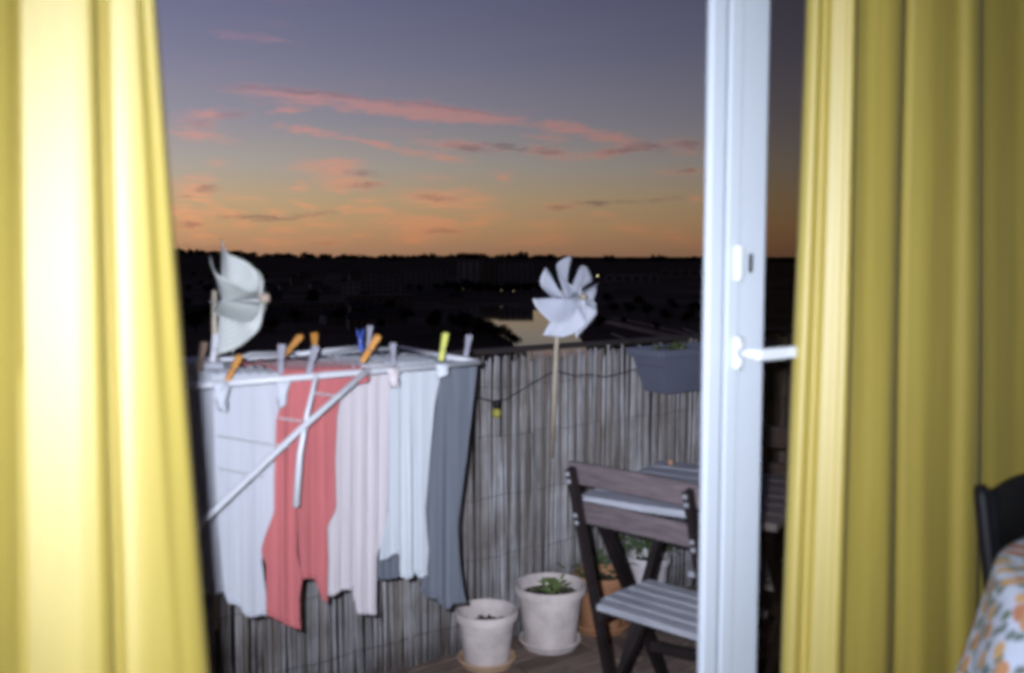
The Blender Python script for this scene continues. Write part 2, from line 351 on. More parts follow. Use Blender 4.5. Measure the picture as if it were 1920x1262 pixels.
# glass: tinted double glazing
g = bpy.data.materials.new('door_glass'); g.use_nodes = True; N = NT(g.node_tree); g.node_tree.nodes.remove(g.node_tree.nodes['Principled BSDF'])
tp = N.n('ShaderNodeBsdfTransparent'); tp.inputs[0].default_value = (.74, .70, .66, 1)
gl = N.n('ShaderNodeBsdfGlossy'); gl.inputs['Roughness'].default_value = .03
fr0 = N.n('ShaderNodeFresnel'); fr0.inputs[0].default_value = 1.5; gb = N.n('ShaderNodeNewGeometry'); frv = N.m('MULTIPLY', fr0.outputs[0], N.m('SUBTRACT', 1.0, gb.outputs['Backfacing']))
mx = N.n('ShaderNodeMixShader'); g.node_tree.links.new(frv, mx.inputs[0]); g.node_tree.links.new(tp.outputs[0], mx.inputs[1]); g.node_tree.links.new(gl.outputs[0], mx.inputs[2])
g.node_tree.links.new(mx.outputs[0], g.node_tree.nodes['Material Output'].inputs[0]); M['glass'] = g

# floral cloth
fm = bpy.data.materials.new('floral_cotton'); fm.use_nodes = True; N = NT(fm.node_tree); p = fm.node_tree.nodes['Principled BSDF']
uv = N.n('ShaderNodeTexCoord').outputs['UV']
nzv = N.noise(uv, 30, 3).outputs['Color']
uvd = N.n('ShaderNodeVectorMath', operation='MULTIPLY_ADD'); N.put(uvd.inputs[0], nzv); uvd.inputs[1].default_value = (.018, .018, 0); N.put(uvd.inputs[2], uv)
def spots(scale, loc, rot, scl, r, soft):
    v = N.n('ShaderNodeTexVoronoi', voronoi_dimensions='2D'); v.inputs['Scale'].default_value = scale; v.inputs['Randomness'].default_value = .85
    N.put(v.inputs['Vector'], N.mapping(uvd.outputs[0], loc, (0, 0, rot), scl))
    mr = N.n('ShaderNodeMapRange'); N.put(mr.inputs[0], v.outputs['Distance']); mr.inputs[1].default_value = r; mr.inputs[2].default_value = r + soft; mr.inputs[3].default_value = 1; mr.inputs[4].default_value = 0
    sp_ = N.n('ShaderNodeSeparateColor'); N.put(sp_.inputs[0], v.outputs['Color'])
    return mr.outputs[0], sp_.outputs[0]
f1, r1 = spots(21, (0, 0, 0), .3, (1.25, .8, 1), .30, .06)
f2, r2 = spots(27, (3.3, 1.7, 0), -.6, (1.6, .7, 1), .30, .05)
f3, r3 = spots(27, (7.3, 4.2, 0), .8, (1.7, .7, 1), .27, .05)
c = N.mix(N.m('MULTIPLY', f2, N.m('GREATER_THAN', r2, .25)), (.38, .42, .50), (.11, .135, .09))
c = N.mix(N.m('MULTIPLY', f3, N.m('GREATER_THAN', r3, .55)), c, (.10, .13, .12))
oc = N.ramp(r1, [(.2, (.34, .16, .07)), (.5, (.42, .27, .11)), (.8, (.32, .14, .08))])
c = N.mix(N.m('MULTIPLY', f1, N.m('GREATER_THAN', r1, .15)), c, oc)
fm.node_tree.links.new(c, p.inputs['Base Color']); p.inputs['Roughness'].default_value = .9; p.inputs['Specular IOR Level'].default_value = .1
M['floral'] = fm
# pinwheel cloth with thin printed stripes
def striped(name, a, b, sc):
    m = bpy.data.materials.new(name); m.use_nodes = True; N = NT(m.node_tree); p = m.node_tree.nodes['Principled BSDF']
    uv = N.n('ShaderNodeTexCoord').outputs['UV']
    w = N.n('ShaderNodeTexWave', wave_type='BANDS', bands_direction='Y'); N.put(w.inputs['Vector'], uv); w.inputs['Scale'].default_value = sc; w.inputs['Distortion'].default_value = .6
    m.node_tree.links.new(N.ramp(w.outputs['Fac'], [(.35, a), (.75, b)]), p.inputs['Base Color']); p.inputs['Roughness'].default_value = .6; p.inputs['Specular IOR Level'].default_value = .25
    tr = N.n('ShaderNodeBsdfTranslucent'); tr.inputs[0].default_value = (*a, 1); mx = N.n('ShaderNodeMixShader'); mx.inputs[0].default_value = .2
    m.node_tree.links.new(p.outputs[0], mx.inputs[1]); m.node_tree.links.new(tr.outputs[0], mx.inputs[2]); m.node_tree.links.new(mx.outputs[0], m.node_tree.nodes['Material Output'].inputs[0])
    return m
M['pw_green'] = striped('striped_pinwheel', (.70, .73, .76), (.58, .62, .50), 3.4)
# landscape
M['ground'] = mat('city_ground', (.11, .085, .058), 1, .0, var=.5, vscale=.01)
M['hill'] = mat('wooded_hill', (.085, .064, .042), 1, .0, var=.4, vscale=.02)
M['crown'] = mat('tree_leaves', (.040, .036, .022), .9, .0, var=.4, vscale=.3)
M['trunk'] = mat('tree_bark', (.04, .032, .026), .9, .0)
M['road'] = mat('riverside_road', (.34, .20, .11), .6, .12, var=.2, vscale=.1)
M['wallA'] = mat('far_concrete', (.42, .39, .39), .9, .1, var=.12, vscale=.1)
M['wallB'] = mat('far_render', (.26, .24, .235), .9, .1, var=.12, vscale=.1)
M['wallC'] = mat('far_brick', (.22, .17, .14), .9, .1, var=.15, vscale=.1)
M['roof'] = mat('far_roof', (.05, .042, .04), .9, .1)
M['farglass'] = mat('far_window', (.06, .055, .055), .3, .3)
wm_ = bpy.data.materials.new('river_water'); wm_.use_nodes = True; N = NT(wm_.node_tree); p = wm_.node_tree.nodes['Principled BSDF']
p.inputs['Base Color'].default_value = (.012, .014, .014, 1); p.inputs['Roughness'].default_value = .03; p.inputs['IOR'].default_value = 1.9; p.inputs['Specular Tint'].default_value = (1, .86, .70, 1)
b = N.n('ShaderNodeBump'); b.inputs['Strength'].default_value = .02; b.inputs['Distance'].default_value = .1
wm_.node_tree.links.new(N.noise(N.n('ShaderNodeTexCoord').outputs['Object'], .35, 3).outputs['Fac'], b.inputs['Height']); wm_.node_tree.links.new(b.outputs[0], p.inputs['Normal'])
M['water'] = wm_

# ================================================================== LANDSCAPE
GZ = -33.7
def az_of(px): return YAW + math.atan((px - 960) / 1866.7)
def far(px, D, z=GZ): a = az_of(px); return Vector((math.sin(a) * D, math.cos(a) * D, z))
def zat(py, D, px=960): return EYE.z + (478 - py) / 1866.7 * D * math.cos(az_of(px) - YAW)
mb = MB(); S = 9000
n = 24
mb.grid([[(-S + 2*S*i/n, -S + 2*S*j/n, GZ) for i in range(n + 1)] for j in range(n + 1)])
tag(mb.build('ground', M['ground']), kind='structure')
# river
rp = [on_z(px, py, GZ) for px, py in ((850, 580), (880, 600), (918, 618), (962, 643), (985, 700), (1000, 800), (1180, 800), (1130, 700), (1098, 652), (1082, 626), (1062, 602), (1048, 592), (1020, 584), (985, 580), (930, 574))]
mb = MB(); mb.add([Vector((q.x, q.y, GZ + .05)) for q in rp], [tuple(range(len(rp)))])
tag(mb.build('river', M['water']), kind='structure')
# embankment road on the right bank
def strip(name, pts, w, m, zoff):
    mb = MB(); rows = []
    for i, q in enumerate(pts):
        d = (pts[min(i+1, len(pts)-1)] - pts[max(i-1, 0)]); d.z = 0; d.normalize(); nrm = Vector((-d.y, d.x, 0))
        rows.append([Vector((q.x, q.y, GZ + zoff)) - nrm * w / 2, Vector((q.x, q.y, GZ + zoff)) + nrm * w / 2])
    mb.grid(rows); return tag(mb.build(name, m), kind='structure')
strip('riverside_road', [on_z(px, py, GZ) for px, py in ((1120, 600), (1150, 606), (1190, 616), (1230, 625), (1270, 633), (1340, 648))], 9, M['road'], .08)
strip('riverside_path', [on_z(px, py, GZ) for px, py in ((1150, 596), (1200, 606), (1260, 620), (1340, 640))], 3, M['road'], .09)
# hills with a wooded ridge
def ridge_py(px):
    pts = [(-400, 462), (300, 468), (450, 474), (600, 478), (740, 482), (800, 479), (870, 478), (1000, 480), (1100, 483), (1310, 485), (1700, 487), (2400, 480)]
    for (a, b), (c, d) in zip(pts, pts[1:]):
        if a <= px <= c: return b + (d - b) * (px - a) / (c - a)
    return 480
rows = []
for j in range(7):
    D = (1500, 2000, 2500, 3000, 3200, 3700, 4600)[j]; r = []
    for i in range(140):
        px = -400 + 2800 * i / 139
        top = zat(ridge_py(px) + 3.5, 3000, px)
        k = (0, .12, .38, .93, 1.0, .8, 0)[j]
        z = GZ - .5 + (top - GZ) * k + (math.sin(px * .013 + j) * 1.5 if 0 < j < 6 else 0)
        r.append(far(px, D, z))
    rows.append(r)
tag(MB().grid(rows).build('hills', M['hill'], smooth=True), kind='structure')
def crown_pts(rg, c, rx, rz, n, leaf):
    vs_, fs = [], []
    for _ in range(n):
        while True:
            q = Vector((rg.uniform(-1, 1), rg.uniform(-1, 1), rg.uniform(-1, 1)))
            if q.length < 1: break
        q *= (.55 + .45 * q.length)
        pt = c + Vector((q.x * rx, q.y * rx, q.z * rz)); b = len(vs_)
        a = Vector((rg.gauss(0, 1), rg.gauss(0, 1), rg.gauss(0, 1))).normalized() * leaf * rg.uniform(.6, 1.3)
        d = a.orthogonal().normalized() * leaf * .7
        vs_ += [pt + a, pt - a * .6 + d, pt - a * .6 - d]; fs.append((b, b + 1, b + 2))
    return vs_, fs
# trees along the skyline: one wooded mass
mb = MB(); rg = random.Random(3)
for i in range(900):
    px = rg.uniform(-300, 2300); D = rg.uniform(2930, 3080)
    h = rg.choice((5, 7, 9, 11)) * rg.uniform(.7, 1.25) * (1.5 if rg.random() < .07 else 1)
    zt = zat(ridge_py(px) + 1, 3000, px)
    c = far(px, D, zt - 2 + (h - 8) * .35)
    mb.add(*crown_pts(rg, c, h * 1.3, h * .62, 26, h * .55))
tag(mb.build('treeline', M['crown']), 'dark wooded skyline along the far ridge under the orange sky', 'treeline', kind='stuff')

# individual trees
tree_meshes = []
for k in range(3):
    mb = MB(); rg = random.Random(20 + k); 
    for _ in range(5):
        c = Vector((rg.uniform(-1.6, 1.6), rg.uniform(-1.6, 1.6), rg.uniform(3.6, 6.2))); mb.add(*crown_pts(rg, c, rg.uniform(1.6, 2.4), rg.uniform(1.4, 2.2), 120, .42))
    cm = mb.mesh('crown', M['crown'])
    mb = MB(); mb.tube([(0, 0, -.3), (.1, 0, 1.6), (.0, .1, 3.2), (.1, .1, 5.2)], [.28, .22, .16, .05], 6)
    for a in (0.3, 2.2, 4.4): mb.tube([(.05, .05, 2.4), (math.cos(a) * .9, math.sin(a) * .9, 3.8), (math.cos(a) * 1.4, math.sin(a) * 1.4, 4.8)], [.1, .07, .03], 5)
    tree_meshes.append((cm, mb.mesh('trunk', M['trunk'])))
def tree(loc, h, k, label, group):
    o = empty('tree', loc, label, 'tree', group, rz=rng.uniform(0, 6.28)); s = h / 8.0; o.scale = (s, s, s)
    for nm, me in zip(('crown', 'trunk'), tree_meshes[k % 3]):
        c = bpy.data.objects.new(nm, me); COL.objects.link(c); c.parent = o
for i, (px, py, h) in enumerate([(915, 632, 9), (926, 634, 8), (938, 638, 8), (948, 641, 7), (958, 645, 6.5), (905, 630, 9), (890, 628, 10), (872, 622, 10), (850, 618, 9), (968, 650, 6)]):
    tree(on_z(px, py + 6, GZ), h, i, 'dark bank tree standing at the left edge of the bright river bend', 'trees on the left river bank')
for i, (px, py, h) in enumerate([(1095, 600, 9), (1110, 612, 9), (1125, 622, 8), (1100, 585, 10), (1150, 590, 9), (1180, 594, 9), (1215, 600, 10), (1250, 606, 9), (1290, 614, 9), (1140, 575, 10), (1200, 580, 11), (1260, 588, 10), (1300, 596, 10), (1090, 570, 9), (1230, 622, 5), (1168, 612, 5)]):
    tree(on_z(px, py, GZ), h, i, 'dark tree among the embankment greenery right of the river', 'trees on the right river bank')
for i in range(26):
    px = 790 + i * 10.4 + rng.uniform(-3, 3)
    tree(on_z(px, 550 + rng.uniform(-1, 4), GZ), rng.uniform(9, 15), i, 'dark tree in the row on the far river bank below the towers', 'trees on the far river bank')
rg = random.Random(11)
for i in range(60):
    px = rg.uniform(345, 870); py = rg.uniform(520, 625)
    tree(on_z(px, py, GZ), rg.uniform(7, 11), i, 'dark tree growing between the houses left of the river', 'trees between the far houses')
# buildings
win_me = MB().box((0, 0, 0), (1, .12, 1)).mesh('window', M['farglass'])
def building(name, px0, px1, ytop, ybase, mw, label, cat, group=None, turn=0.0, depth=14, rows_=4, cols=6, gable=False):
    a = on_z((px0 + px1) / 2, ybase, GZ); D = math.hypot(a.x, a.y); w = (px1 - px0) / 1866.7 * D * math.cos(az_of((px0+px1)/2) - YAW)
    h = max(3.0, (ybase - ytop) / 1866.7 * D)
    aang = math.atan2(a.x, a.y)
    o = empty(name, a, label, cat, group, rz=-aang + turn)
    MB().box((0, depth / 2, h / 2 - .25), (w, depth, h + .5)).build('wall', mw, o, local=True)
    if gable:
        r = MB(); r.add([(-w/2-.4, -.5, h), (w/2+.4, -.5, h), (w/2+.4, depth+.5, h), (-w/2-.4, depth+.5, h), (-w/2-.4, depth/2, h+3), (w/2+.4, depth/2, h+3)], [(0,1,5,4),(2,3,4,5),(0,4,3),(1,2,5),(0,3,2,1)])
        r.build('roof', M['roof'], o, local=True)
    else:
        MB().box((0, depth / 2, h + .3), (w + .5, depth + .5, .55)).build('roof', M['roof'], o, local=True)
    for i in range(rows_):
        for k in range(cols):
            c = bpy.data.objects.new('window', win_me); COL.objects.link(c); c.parent = o
            c.location = (-w / 2 + w * (k + .5) / cols, -.02, h * (i + .5) / rows_); c.scale = (w / cols * .52, 1, h / rows_ * .48)
    return o
building('tower_block', 858, 907, 489, 545, M['wallA'], 'pale slab tower block left of the pinwheel above the river', 'tower block', rows_=9, cols=4, depth=16)
building('tower_block', 905, 937, 493, 546, M['wallC'], 'dark slab tower between the two paler blocks above the river', 'tower block', rows_=9, cols=3, depth=14)
building('tower_block', 935, 1000, 491, 546, M['wallB'], 'wide grey tower block just left of the white pinwheel', 'tower block', rows_=9, cols=6, depth=16)
building('apartment_block', 752, 838, 506, 552, M['wallB'], 'long banded apartment block left of the pale slab tower', 'apartment building', rows_=6, cols=9, depth=16)
building('apartment_block', 676, 748, 517, 560, M['wallB'], 'pale stepped apartment block behind the blue clothes peg', 'apartment building', rows_=5, cols=7)
building('apartment_block', 642, 674, 530, 566, M['wallA'], 'small pale apartment block above the orange pegs', 'apartment building', rows_=4, cols=3)
building('long_building', 515, 640, 570, 602, M['wallC'], 'long low building right of the striped pinwheel', 'building', rows_=3, cols=10)
building('long_building', 650, 775, 556, 592, M['wallC'], 'long low row building in the middle of the dark town', 'building', rows_=3, cols=9)
building('warehouse', 1135, 1235, 515, 530, M['wallB'], 'flat roofed warehouse beside the lit lamp right of the pinwheel', 'warehouse', rows_=1, cols=6, depth=30)
building('warehouse', 1240, 1330, 505, 520, M['wallC'], 'dark hall close to the door frame on the right bank', 'warehouse', rows_=1, cols=5, depth=30)
rg = random.Random(5)
for i in range(34):
    px = rg.uniform(340, 850); py = rg.uniform(505, 628); w = rg.uniform(16, 34) * (.5 + (py - 480) / 150)
    building('house', px, px + w, py - w * rg.uniform(.35, .6), py, rg.choice((M['wallB'], M['wallC'], M['wallC'])), 'dark far house in the unlit town left of the river', 'house', 'far houses across the valley', rows_=2, cols=3, depth=9, gable=True, turn=rg.uniform(-.5, .5))
def lamp(px, py, D, r, col, k, label):
    p_ = far(px, D, zat(py, D, px)); o = empty('street_lamp', (p_.x, p_.y, GZ), label, 'street lamp')
    H = p_.z - GZ
    MB().tube([(0, 0, 0), (0, 0, H)], [.12, .07], 6).build('pole', M['rail'], o, local=True)
    MB().lathe([(0.001, H - r), (r * .8, H - r * .5), (r, H), (r * .7, H + r * .6), (.001, H + r * .8)], n=10).build('lamp_head', emit('lamp_glow', col, k), o, local=True, smooth=True)
lamp(1120, 517, 1250, .85, (1, .9, .45), 3, 'lit yellowish lamp right of the white pinwheel')
lamp(1051, 517, 1250, .5, (.8, .9, .8), 1.5, 'tiny lit white lamp beside the upper vane of the white pinwheel')
lamp(845, 596, 470, .35, (1, .45, .12), .9, 'orange street lamp above the yellow clothes peg')
lamp(940, 544, 800, .35, (1, .8, .4), .8, 'faint lamp at the foot of the wide grey tower')
lamp(963, 545, 800, .35, (1, .8, .4), .8, 'faint lamp at the right foot of the wide grey tower')
lamp(868, 541, 860, .3, (1, .5, .15), .6, 'faint orange lamp under the pale slab tower')

# ================================================================== ROOM AND BALCONY SHELL
FL = 0.10
def sbox(name, c, s, m): return tag(MB().box(c, s).build(name, m), kind='structure')
sbox('room_floor', (.2, -.95, FL - .05), (6.0, 4.5, .1), M['parquet'])
sbox('ceiling', (.2, -.95, 2.62), (6.0, 4.5, .1), M['plaster'])
sbox('wall_back', (.2, -3.25, 1.3), (6.0, .1, 2.55), M['plaster'])
sbox('wall_left', (-2.85, -.95, 1.3), (.1, 4.49, 2.55), M['plaster'])
sbox('wall_right', (3.25, -.95, 1.3), (.1, 4.49, 2.55), M['plaster'])
sbox('wall_balcony_left', (-1.26, 1.31, 1.27), (3.07, .2, 2.6), M['plaster'])
sbox('wall_balcony_right', (2.81, 1.31, 1.27), (.77, .2, 2.6), M['plaster'])
sbox('lintel', (1.35, 1.31, 2.47), (2.14, .2, .2), M['plaster'])
sbox('doorstep', (1.35, 1.31, .05), (2.14, .2, .1), M['concrete'])
bal = sbox('balcony_floor', (2.0, 2.27, -.17), (6.0, 1.72, .30), M['concrete'])
# deck boards laid on the slab, slightly skewed squares of four slats
pl_meshes = [MB().box((0, 0, 0), (.296, .066, .018)).mesh('plank', M['deck'])]
for r in range(5):
    for c_ in range(16):
        horiz = (r + c_) % 2 == 0
        cx, cy = .55 + c_ * .305, 1.402 + .15 + .02 + r * .305 - .01
        for k in range(4):
            o = bpy.data.objects.new('plank', pl_meshes[0]); COL.objects.link(o); o.parent = bal
            off = (k - 1.5) * .0755
            w = Vector((cx + (0 if horiz else off), cy + (off if horiz else 0), -.0095 + rng.uniform(-.0012, .0012)))
            o.location = w - ORG[bal.name]; o.rotation_euler = (rng.uniform(-.006, .006), rng.uniform(-.006, .006), (0 if horiz else math.pi / 2) + rng.uniform(-.008, .008))

# ---- door leaf (closed leaf of the balcony door, hinged on the right)
door = empty('balcony_door', (1.37, 1.2, FL), 'white plastic balcony door leaf with handle and dark glass beside the right curtain', 'door')
zb, zt = FL + .01, 2.36
def prof(u0, u1, v0, v1, z0=zb, z1=zt): return ((u0 + u1) / 2, (v0 + v1) / 2, (z0 + z1) / 2), (u1 - u0, v1 - v0, z1 - z0)
MB().box(*prof(1.392, 1.499, 1.203, 1.262)).build('stile', M['pvc'], door, bevel=.004)
MB().box(*prof(1.384, 1.418, 1.1955, 1.2025)).build('rebate_lip', M['pvc'], door, bevel=.003)
MB().box(*prof(1.374, 1.3835, 1.2025, 1.208)).build('gasket', M['gasket'], door)
MB().box(*prof(1.334, 1.3735, 1.194, 1.206)).build('cover_strip', M['pvc'], door, bevel=.004)
MB().box(*prof(1.5, 2.42, 1.203, 1.262, zb, zb + .12)).build('bottom_rail', M['pvc'], door, bevel=.004)
MB().box(*prof(1.5, 2.30, 1.203, 1.262, zt - .11, zt)).build('top_rail', M['pvc'], door, bevel=.004)
MB().box(*prof(2.31, 2.42, 1.203, 1.262, zb + .121, zt)).build('hinge_stile', M['pvc'], door, bevel=.004)
MB().box(*prof(1.4995, 1.5055, 1.215, 1.25, zb + .121, zt - .111)).build('gasket', M['gasket'], door)
MB().box(*prof(1.506, 2.309, 1.228, 1.236, zb + .121, zt - .111)).build('glass_pane', M['glass'], door)
kp = MB().box(*prof(1.397, 1.418, 1.184, 1.195, 1.303, 1.368)).build('keyhole_plate', M['pvc_handle'], door, bevel=.006)
MB().box(*prof(1.450, 1.458, 1.199, 1.2025, 1.318, 1.352)).build('keyhole', M['dark'], kp)
hd = MB().box(*prof(1.397, 1.418, 1.180, 1.195, 1.143, 1.203)).build('handle', M['pvc_handle'], door, bevel=.006)
lev = MB(); lev.tube([(1.404, 1.181, 1.174), (1.404, 1.142, 1.174)], .0085, 14); lev.build('spindle', M['pvc_handle'], hd, smooth=True)
MB().box((1.4365, 1.135, 1.1735), (.083, .0135, .0215)).build('lever', M['pvc_handle'], hd, bevel=.004)
MB().box((1.4925, 1.136, 1.1735), (.0270, .0125, .0205)).build('lever_tip', M['pvc_handle'], hd, bevel=.003)
for z in (1.146, 1.199): MB().tube([(1.406, 1.1802, z), (1.406, 1.1790, z)], .0035, 10).build('screw', M['metal'], hd)

# ---- curtains
def herm(cols, i, t, xi, di):
    # monotone cubic through the fold depths, so that folds run smoothly from column to column
    def sl(j): return (cols[j+1][di] - cols[j][di]) / max(1e-6, cols[j+1][xi] - cols[j][xi])
    def tg(j):
        if j == 0: return sl(0)
        if j == len(cols) - 1: return sl(j - 1)
        a, b = sl(j - 1), sl(j)
        return 0 if a * b <= 0 else 2 * a * b / (a + b)
    h = cols[i+1][xi] - cols[i][xi]
    return (cols[i][di] * (2*t**3 - 3*t*t + 1) + cols[i+1][di] * (3*t*t - 2*t**3) + h * (tg(i) * (t**3 - 2*t*t + t) + tg(i+1) * (t**3 - t*t)))
def curtain(name, cols, zs, v, label, group):
    rows, uvs = [], []
    A = []; s = 0.0; S_ = []
    fine = []
    for i in range(len(cols) - 1):
        a, b = cols[i], cols[i + 1]; nn = 8
        for k in range(nn):
            t = k / nn
            fine.append((a[0] + (b[0] - a[0]) * t, a[1] + (b[1] - a[1]) * t, herm(cols, i, t, 0, 2), herm(cols, i, t, 1, 3)))
    fine.append(cols[-1])
    prev = None
    for (x0, x1, d0, d1) in fine:
        P0 = on_v(x0, 0, v - d0); P1 = on_v(x1, 1262, v - d1); A.append((P0, P1))
        mid = (P0 + P1) / 2
        if prev is not None: s += (mid - prev).length
        prev = mid; S_.append(s)
    for j, z in enumerate(zs):
        r, u_ = [], []
        for k, (P0, P1) in enumerate(A):
            t = (z - P0.z) / (P1.z - P0.z); q = P0 + (P1 - P0) * max(-1.2, min(2.2, t))
            q = Vector((q.x, q.y, z)); q.y += .0035 * math.sin(S_[k] * 9 + z * 1.9) * math.sin(z * 2.1 + S_[k] * 3)
            r.append(q); u_.append((S_[k], z))
        rows.append(r); uvs.append(u_)
    o = MB().grid(rows, uvs).build(name, M['curtain'], smooth=True, solid=.0015)
    tag(o, label, 'curtain', group); return o
zs = [FL + .02 + (2.48 - FL) * i / 46 for i in range(47)]
LC = [(-200, -210, 0.0000, 0.0000), (-120, -120, 0.0200, 0.0200), (-40, -30, 0.0200, 0.0220), (10, 8, 0.0040, 0.0060), (34, 46, -0.0140, -0.0120), (40, 54, -0.0070, -0.0070), (75, 88, -0.0036, -0.0036), (110, 122, 0.0001, 0.0001), (146, 158, 0.0042, 0.0044), (166, 186, 0.0052, 0.0044), (180, 210, -0.0078, -0.0076), (185, 216, -0.0318, -0.0296), (192, 224, -0.0338, -0.0316), (206, 238, -0.0199, -0.0190), (236, 262, -0.0155, -0.0153), (256, 320, -0.0145, -0.0213), (264, 346, -0.0255, -0.0293), (270, 362, -0.0275, -0.0333), (284, 380, -0.0275, -0.0413), (291, 391, -0.0455, -0.0553)]
curtain('curtain', LC, zs, 1.12, 'pale overexposed yellow curtain hanging left of the open balcony door', 'yellow curtains at the balcony door')
RC = [(1512, 1466, 0.0040, 0.0040), (1518, 1473, 0.0205, 0.0211), (1538, 1494, 0.0386, 0.0394), (1546, 1503, 0.0377, 0.0390), (1553, 1511, 0.0430, 0.0449), (1562, 1522, 0.0558, 0.0589), (1585, 1548, 0.0732, 0.0780), (1606, 1574, 0.0880, 0.0961), (1613, 1584, 0.0740, 0.0841), (1626, 1604, 0.0720, 0.0861), (1650, 1632, 0.0780, 0.0921), (1680, 1656, 0.0840, 0.0951),
      (1692, 1668, .080, .078), (1697, 1672, .050, .050), (1716, 1694, .058, .058), (1752, 1735, .070, .072), (1790, 1770, .074, .072), (1826, 1815, .090, .090), (1838, 1829, .086, .086), (1843, 1834, .050, .050), (1870, 1862, .056, .056), (1905, 1898, .062, .062), (1940, 1935, .074, .074), (1950, 1946, .04, .04), (2010, 2005, .05, .05), (2060, 2060, .06, .06), (2070, 2070, .02, .02), (2140, 2140, .04, .04)]
curtain('curtain', RC, zs, 1.15, 'mustard yellow curtain falling beside the glass and the black chair', 'yellow curtains at the balcony door')

# ================================================================== REED SCREEN ON THE RAILING
FV = 2.74
scr = empty('reed_screen', (2.2, FV, 0), 'grey weathered reed screen tied along the balcony railing', 'reed screen')
reed_me = []
for k in range(10):
    rg = random.Random(40 + k); r = rg.uniform(.0048, .0086); H = 1.0 + rg.uniform(-.012, .006)
    pts = []; rs = []
    for j in range(6):
        t = j / 5; pts.append((rg.uniform(-.003, .003) + (t - .5) * rg.uniform(-.012, .012), rg.uniform(-.002, .002), t * H)); rs.append(r * (1.06 - .18 * t))
    mb = MB(); mb.tube(pts, rs, 6, caps=True)
    reed_me.append(mb.mesh('reed', M[rng.choice(('reed1', 'reed1', 'reed2', 'reed3', 'reed1'))], smooth=True))
gaps = [(1.885, 1.895, 0, .45), (2.06, 2.075, .7, 1.1)]
u = .72; cnt = 0
while u < 4.5 and cnt < 300:
    step = rng.uniform(.0105, .0185) + (.006 if rng.random() < .07 else 0)
    u += step
    if 1.905 < u < 1.922 or 2.735 < u < 2.748 or 2.70 < u < 2.707: continue
    o = bpy.data.objects.new('reed', reed_me[rng.randrange(10)]); COL.objects.link(o); o.parent = scr
    o.location = (u - 2.2, rng.uniform(-.004, .003), -.004 + rng.uniform(-.004, .006)); o.rotation_euler = (rng.uniform(-.006, .006), rng.gauss(0, .013), rng.uniform(0, 6.28)); cnt += 1
    o.scale = (rng.uniform(.85, 1.2), rng.uniform(.85, 1.2), rng.uniform(.985, 1.018) if rng.random() < .92 else rng.uniform(.5, .95))
mb = MB(); rg = random.Random(8)
u = .70
while u < 4.6:
    u += rg.uniform(.0075, .013)
    if 1.903 < u < 1.920 or 2.735 < u < 2.744: continue
    r = rg.uniform(.0036, .0052); l = rg.gauss(0, .006)
    yy = FV + (.014 if u < 3.76 else .0) + rg.uniform(-.002, .003)
    mb.tube([(u - l, yy, .01), (u, yy + rg.uniform(-.002, .002), .5), (u + l, yy, 1.0 + rg.uniform(-.02, .008))], [r, r * .95, r * .85], 5)
tag(mb.build('reed_layer', M['reedback'], scr, smooth=True), kind='stuff')
for z in (.10, .31, .52, .73, .90):
    mb = MB(); mb.tube([(.7 + .05 * i, FV - .0085 + .001 * math.sin(i * 2.2), z + .004 * math.sin(i * 1.3 + z * 9) + .002 * math.sin(i * 3.1)) for i in range(78)], .0011, 4); mb.build('wire', M['wire'], scr)
rail = empty('balcony_railing', (2.2, 2.79, 0), 'dark brown top rail and posts behind the reed screen', 'railing')
MB().bar((.2, 2.755, 1.022), (4.9, 2.755, 1.022), .05, .016).build('top_rail', M['rail'], rail)
MB().bar((.2, 2.79, .10), (4.9, 2.79, .10), .04, .03).build('bottom_rail', M['rail'], rail)
for u in (.5, 1.32, 2.14, 2.96, 3.78, 4.6): MB().box((u, 2.79, .505), (.035, .03, 1.012)).build('post', M['rail'], rail)

# ================================================================== DRYING RACK
rack = empty('drying_rack', (1.2, 2.2, 0), 'white folding drying rack with clothes pegged along its lines', 'drying rack')
BZ = 1.085
def bp(px, py, v): return on_v(px, py, v)
fb0, fb1 = bp(330, 727, 2.02), bp(897, 680, 2.02)
MB().tube([fb0, fb1], .0072, 10).build('front_bar', M['whitetube'], rack, smooth=True)
b0, b1 = bp(405, 676, 2.45), bp(895, 662, 2.45)
b0.z = b1.z = BZ
MB().tube([(fb0.x + .05, 2.45, BZ), (fb1.x + .03, 2.45, BZ)], .0072, 10).build('back_bar', M['whitetube'], rack, smooth=True)
MB().tube([bp(555, 664, 2.40), bp(672, 651, 2.42)], .0065, 8).build('spare_bar', M['whitetube'], rack, smooth=True)
MB().tube([bp(442, 675, 2.34), bp(470, 664, 2.40), bp(560, 661, 2.42)], .006, 8).build('link_bar', M['whitetube'], rack, smooth=True)
MB().tube([(fb1.x, 2.02, fb1.z), (fb1.x + .03, 2.45, BZ)], .0072, 10).build('end_bar', M['whitetube'], rack, smooth=True)
MB().tube([(fb0.x, 2.02, fb0.z), (fb0.x + .05, 2.45, BZ)], .0072, 10).build('end_bar', M['whitetube'], rack, smooth=True)
for k in range(5):
    v = 2.09 + k * .07
    MB().tube([(fb0.x + .01, v, BZ - .004), (fb1.x + .01, v, BZ - .008)], .0017, 6).build('line', M['whitetube'], rack)
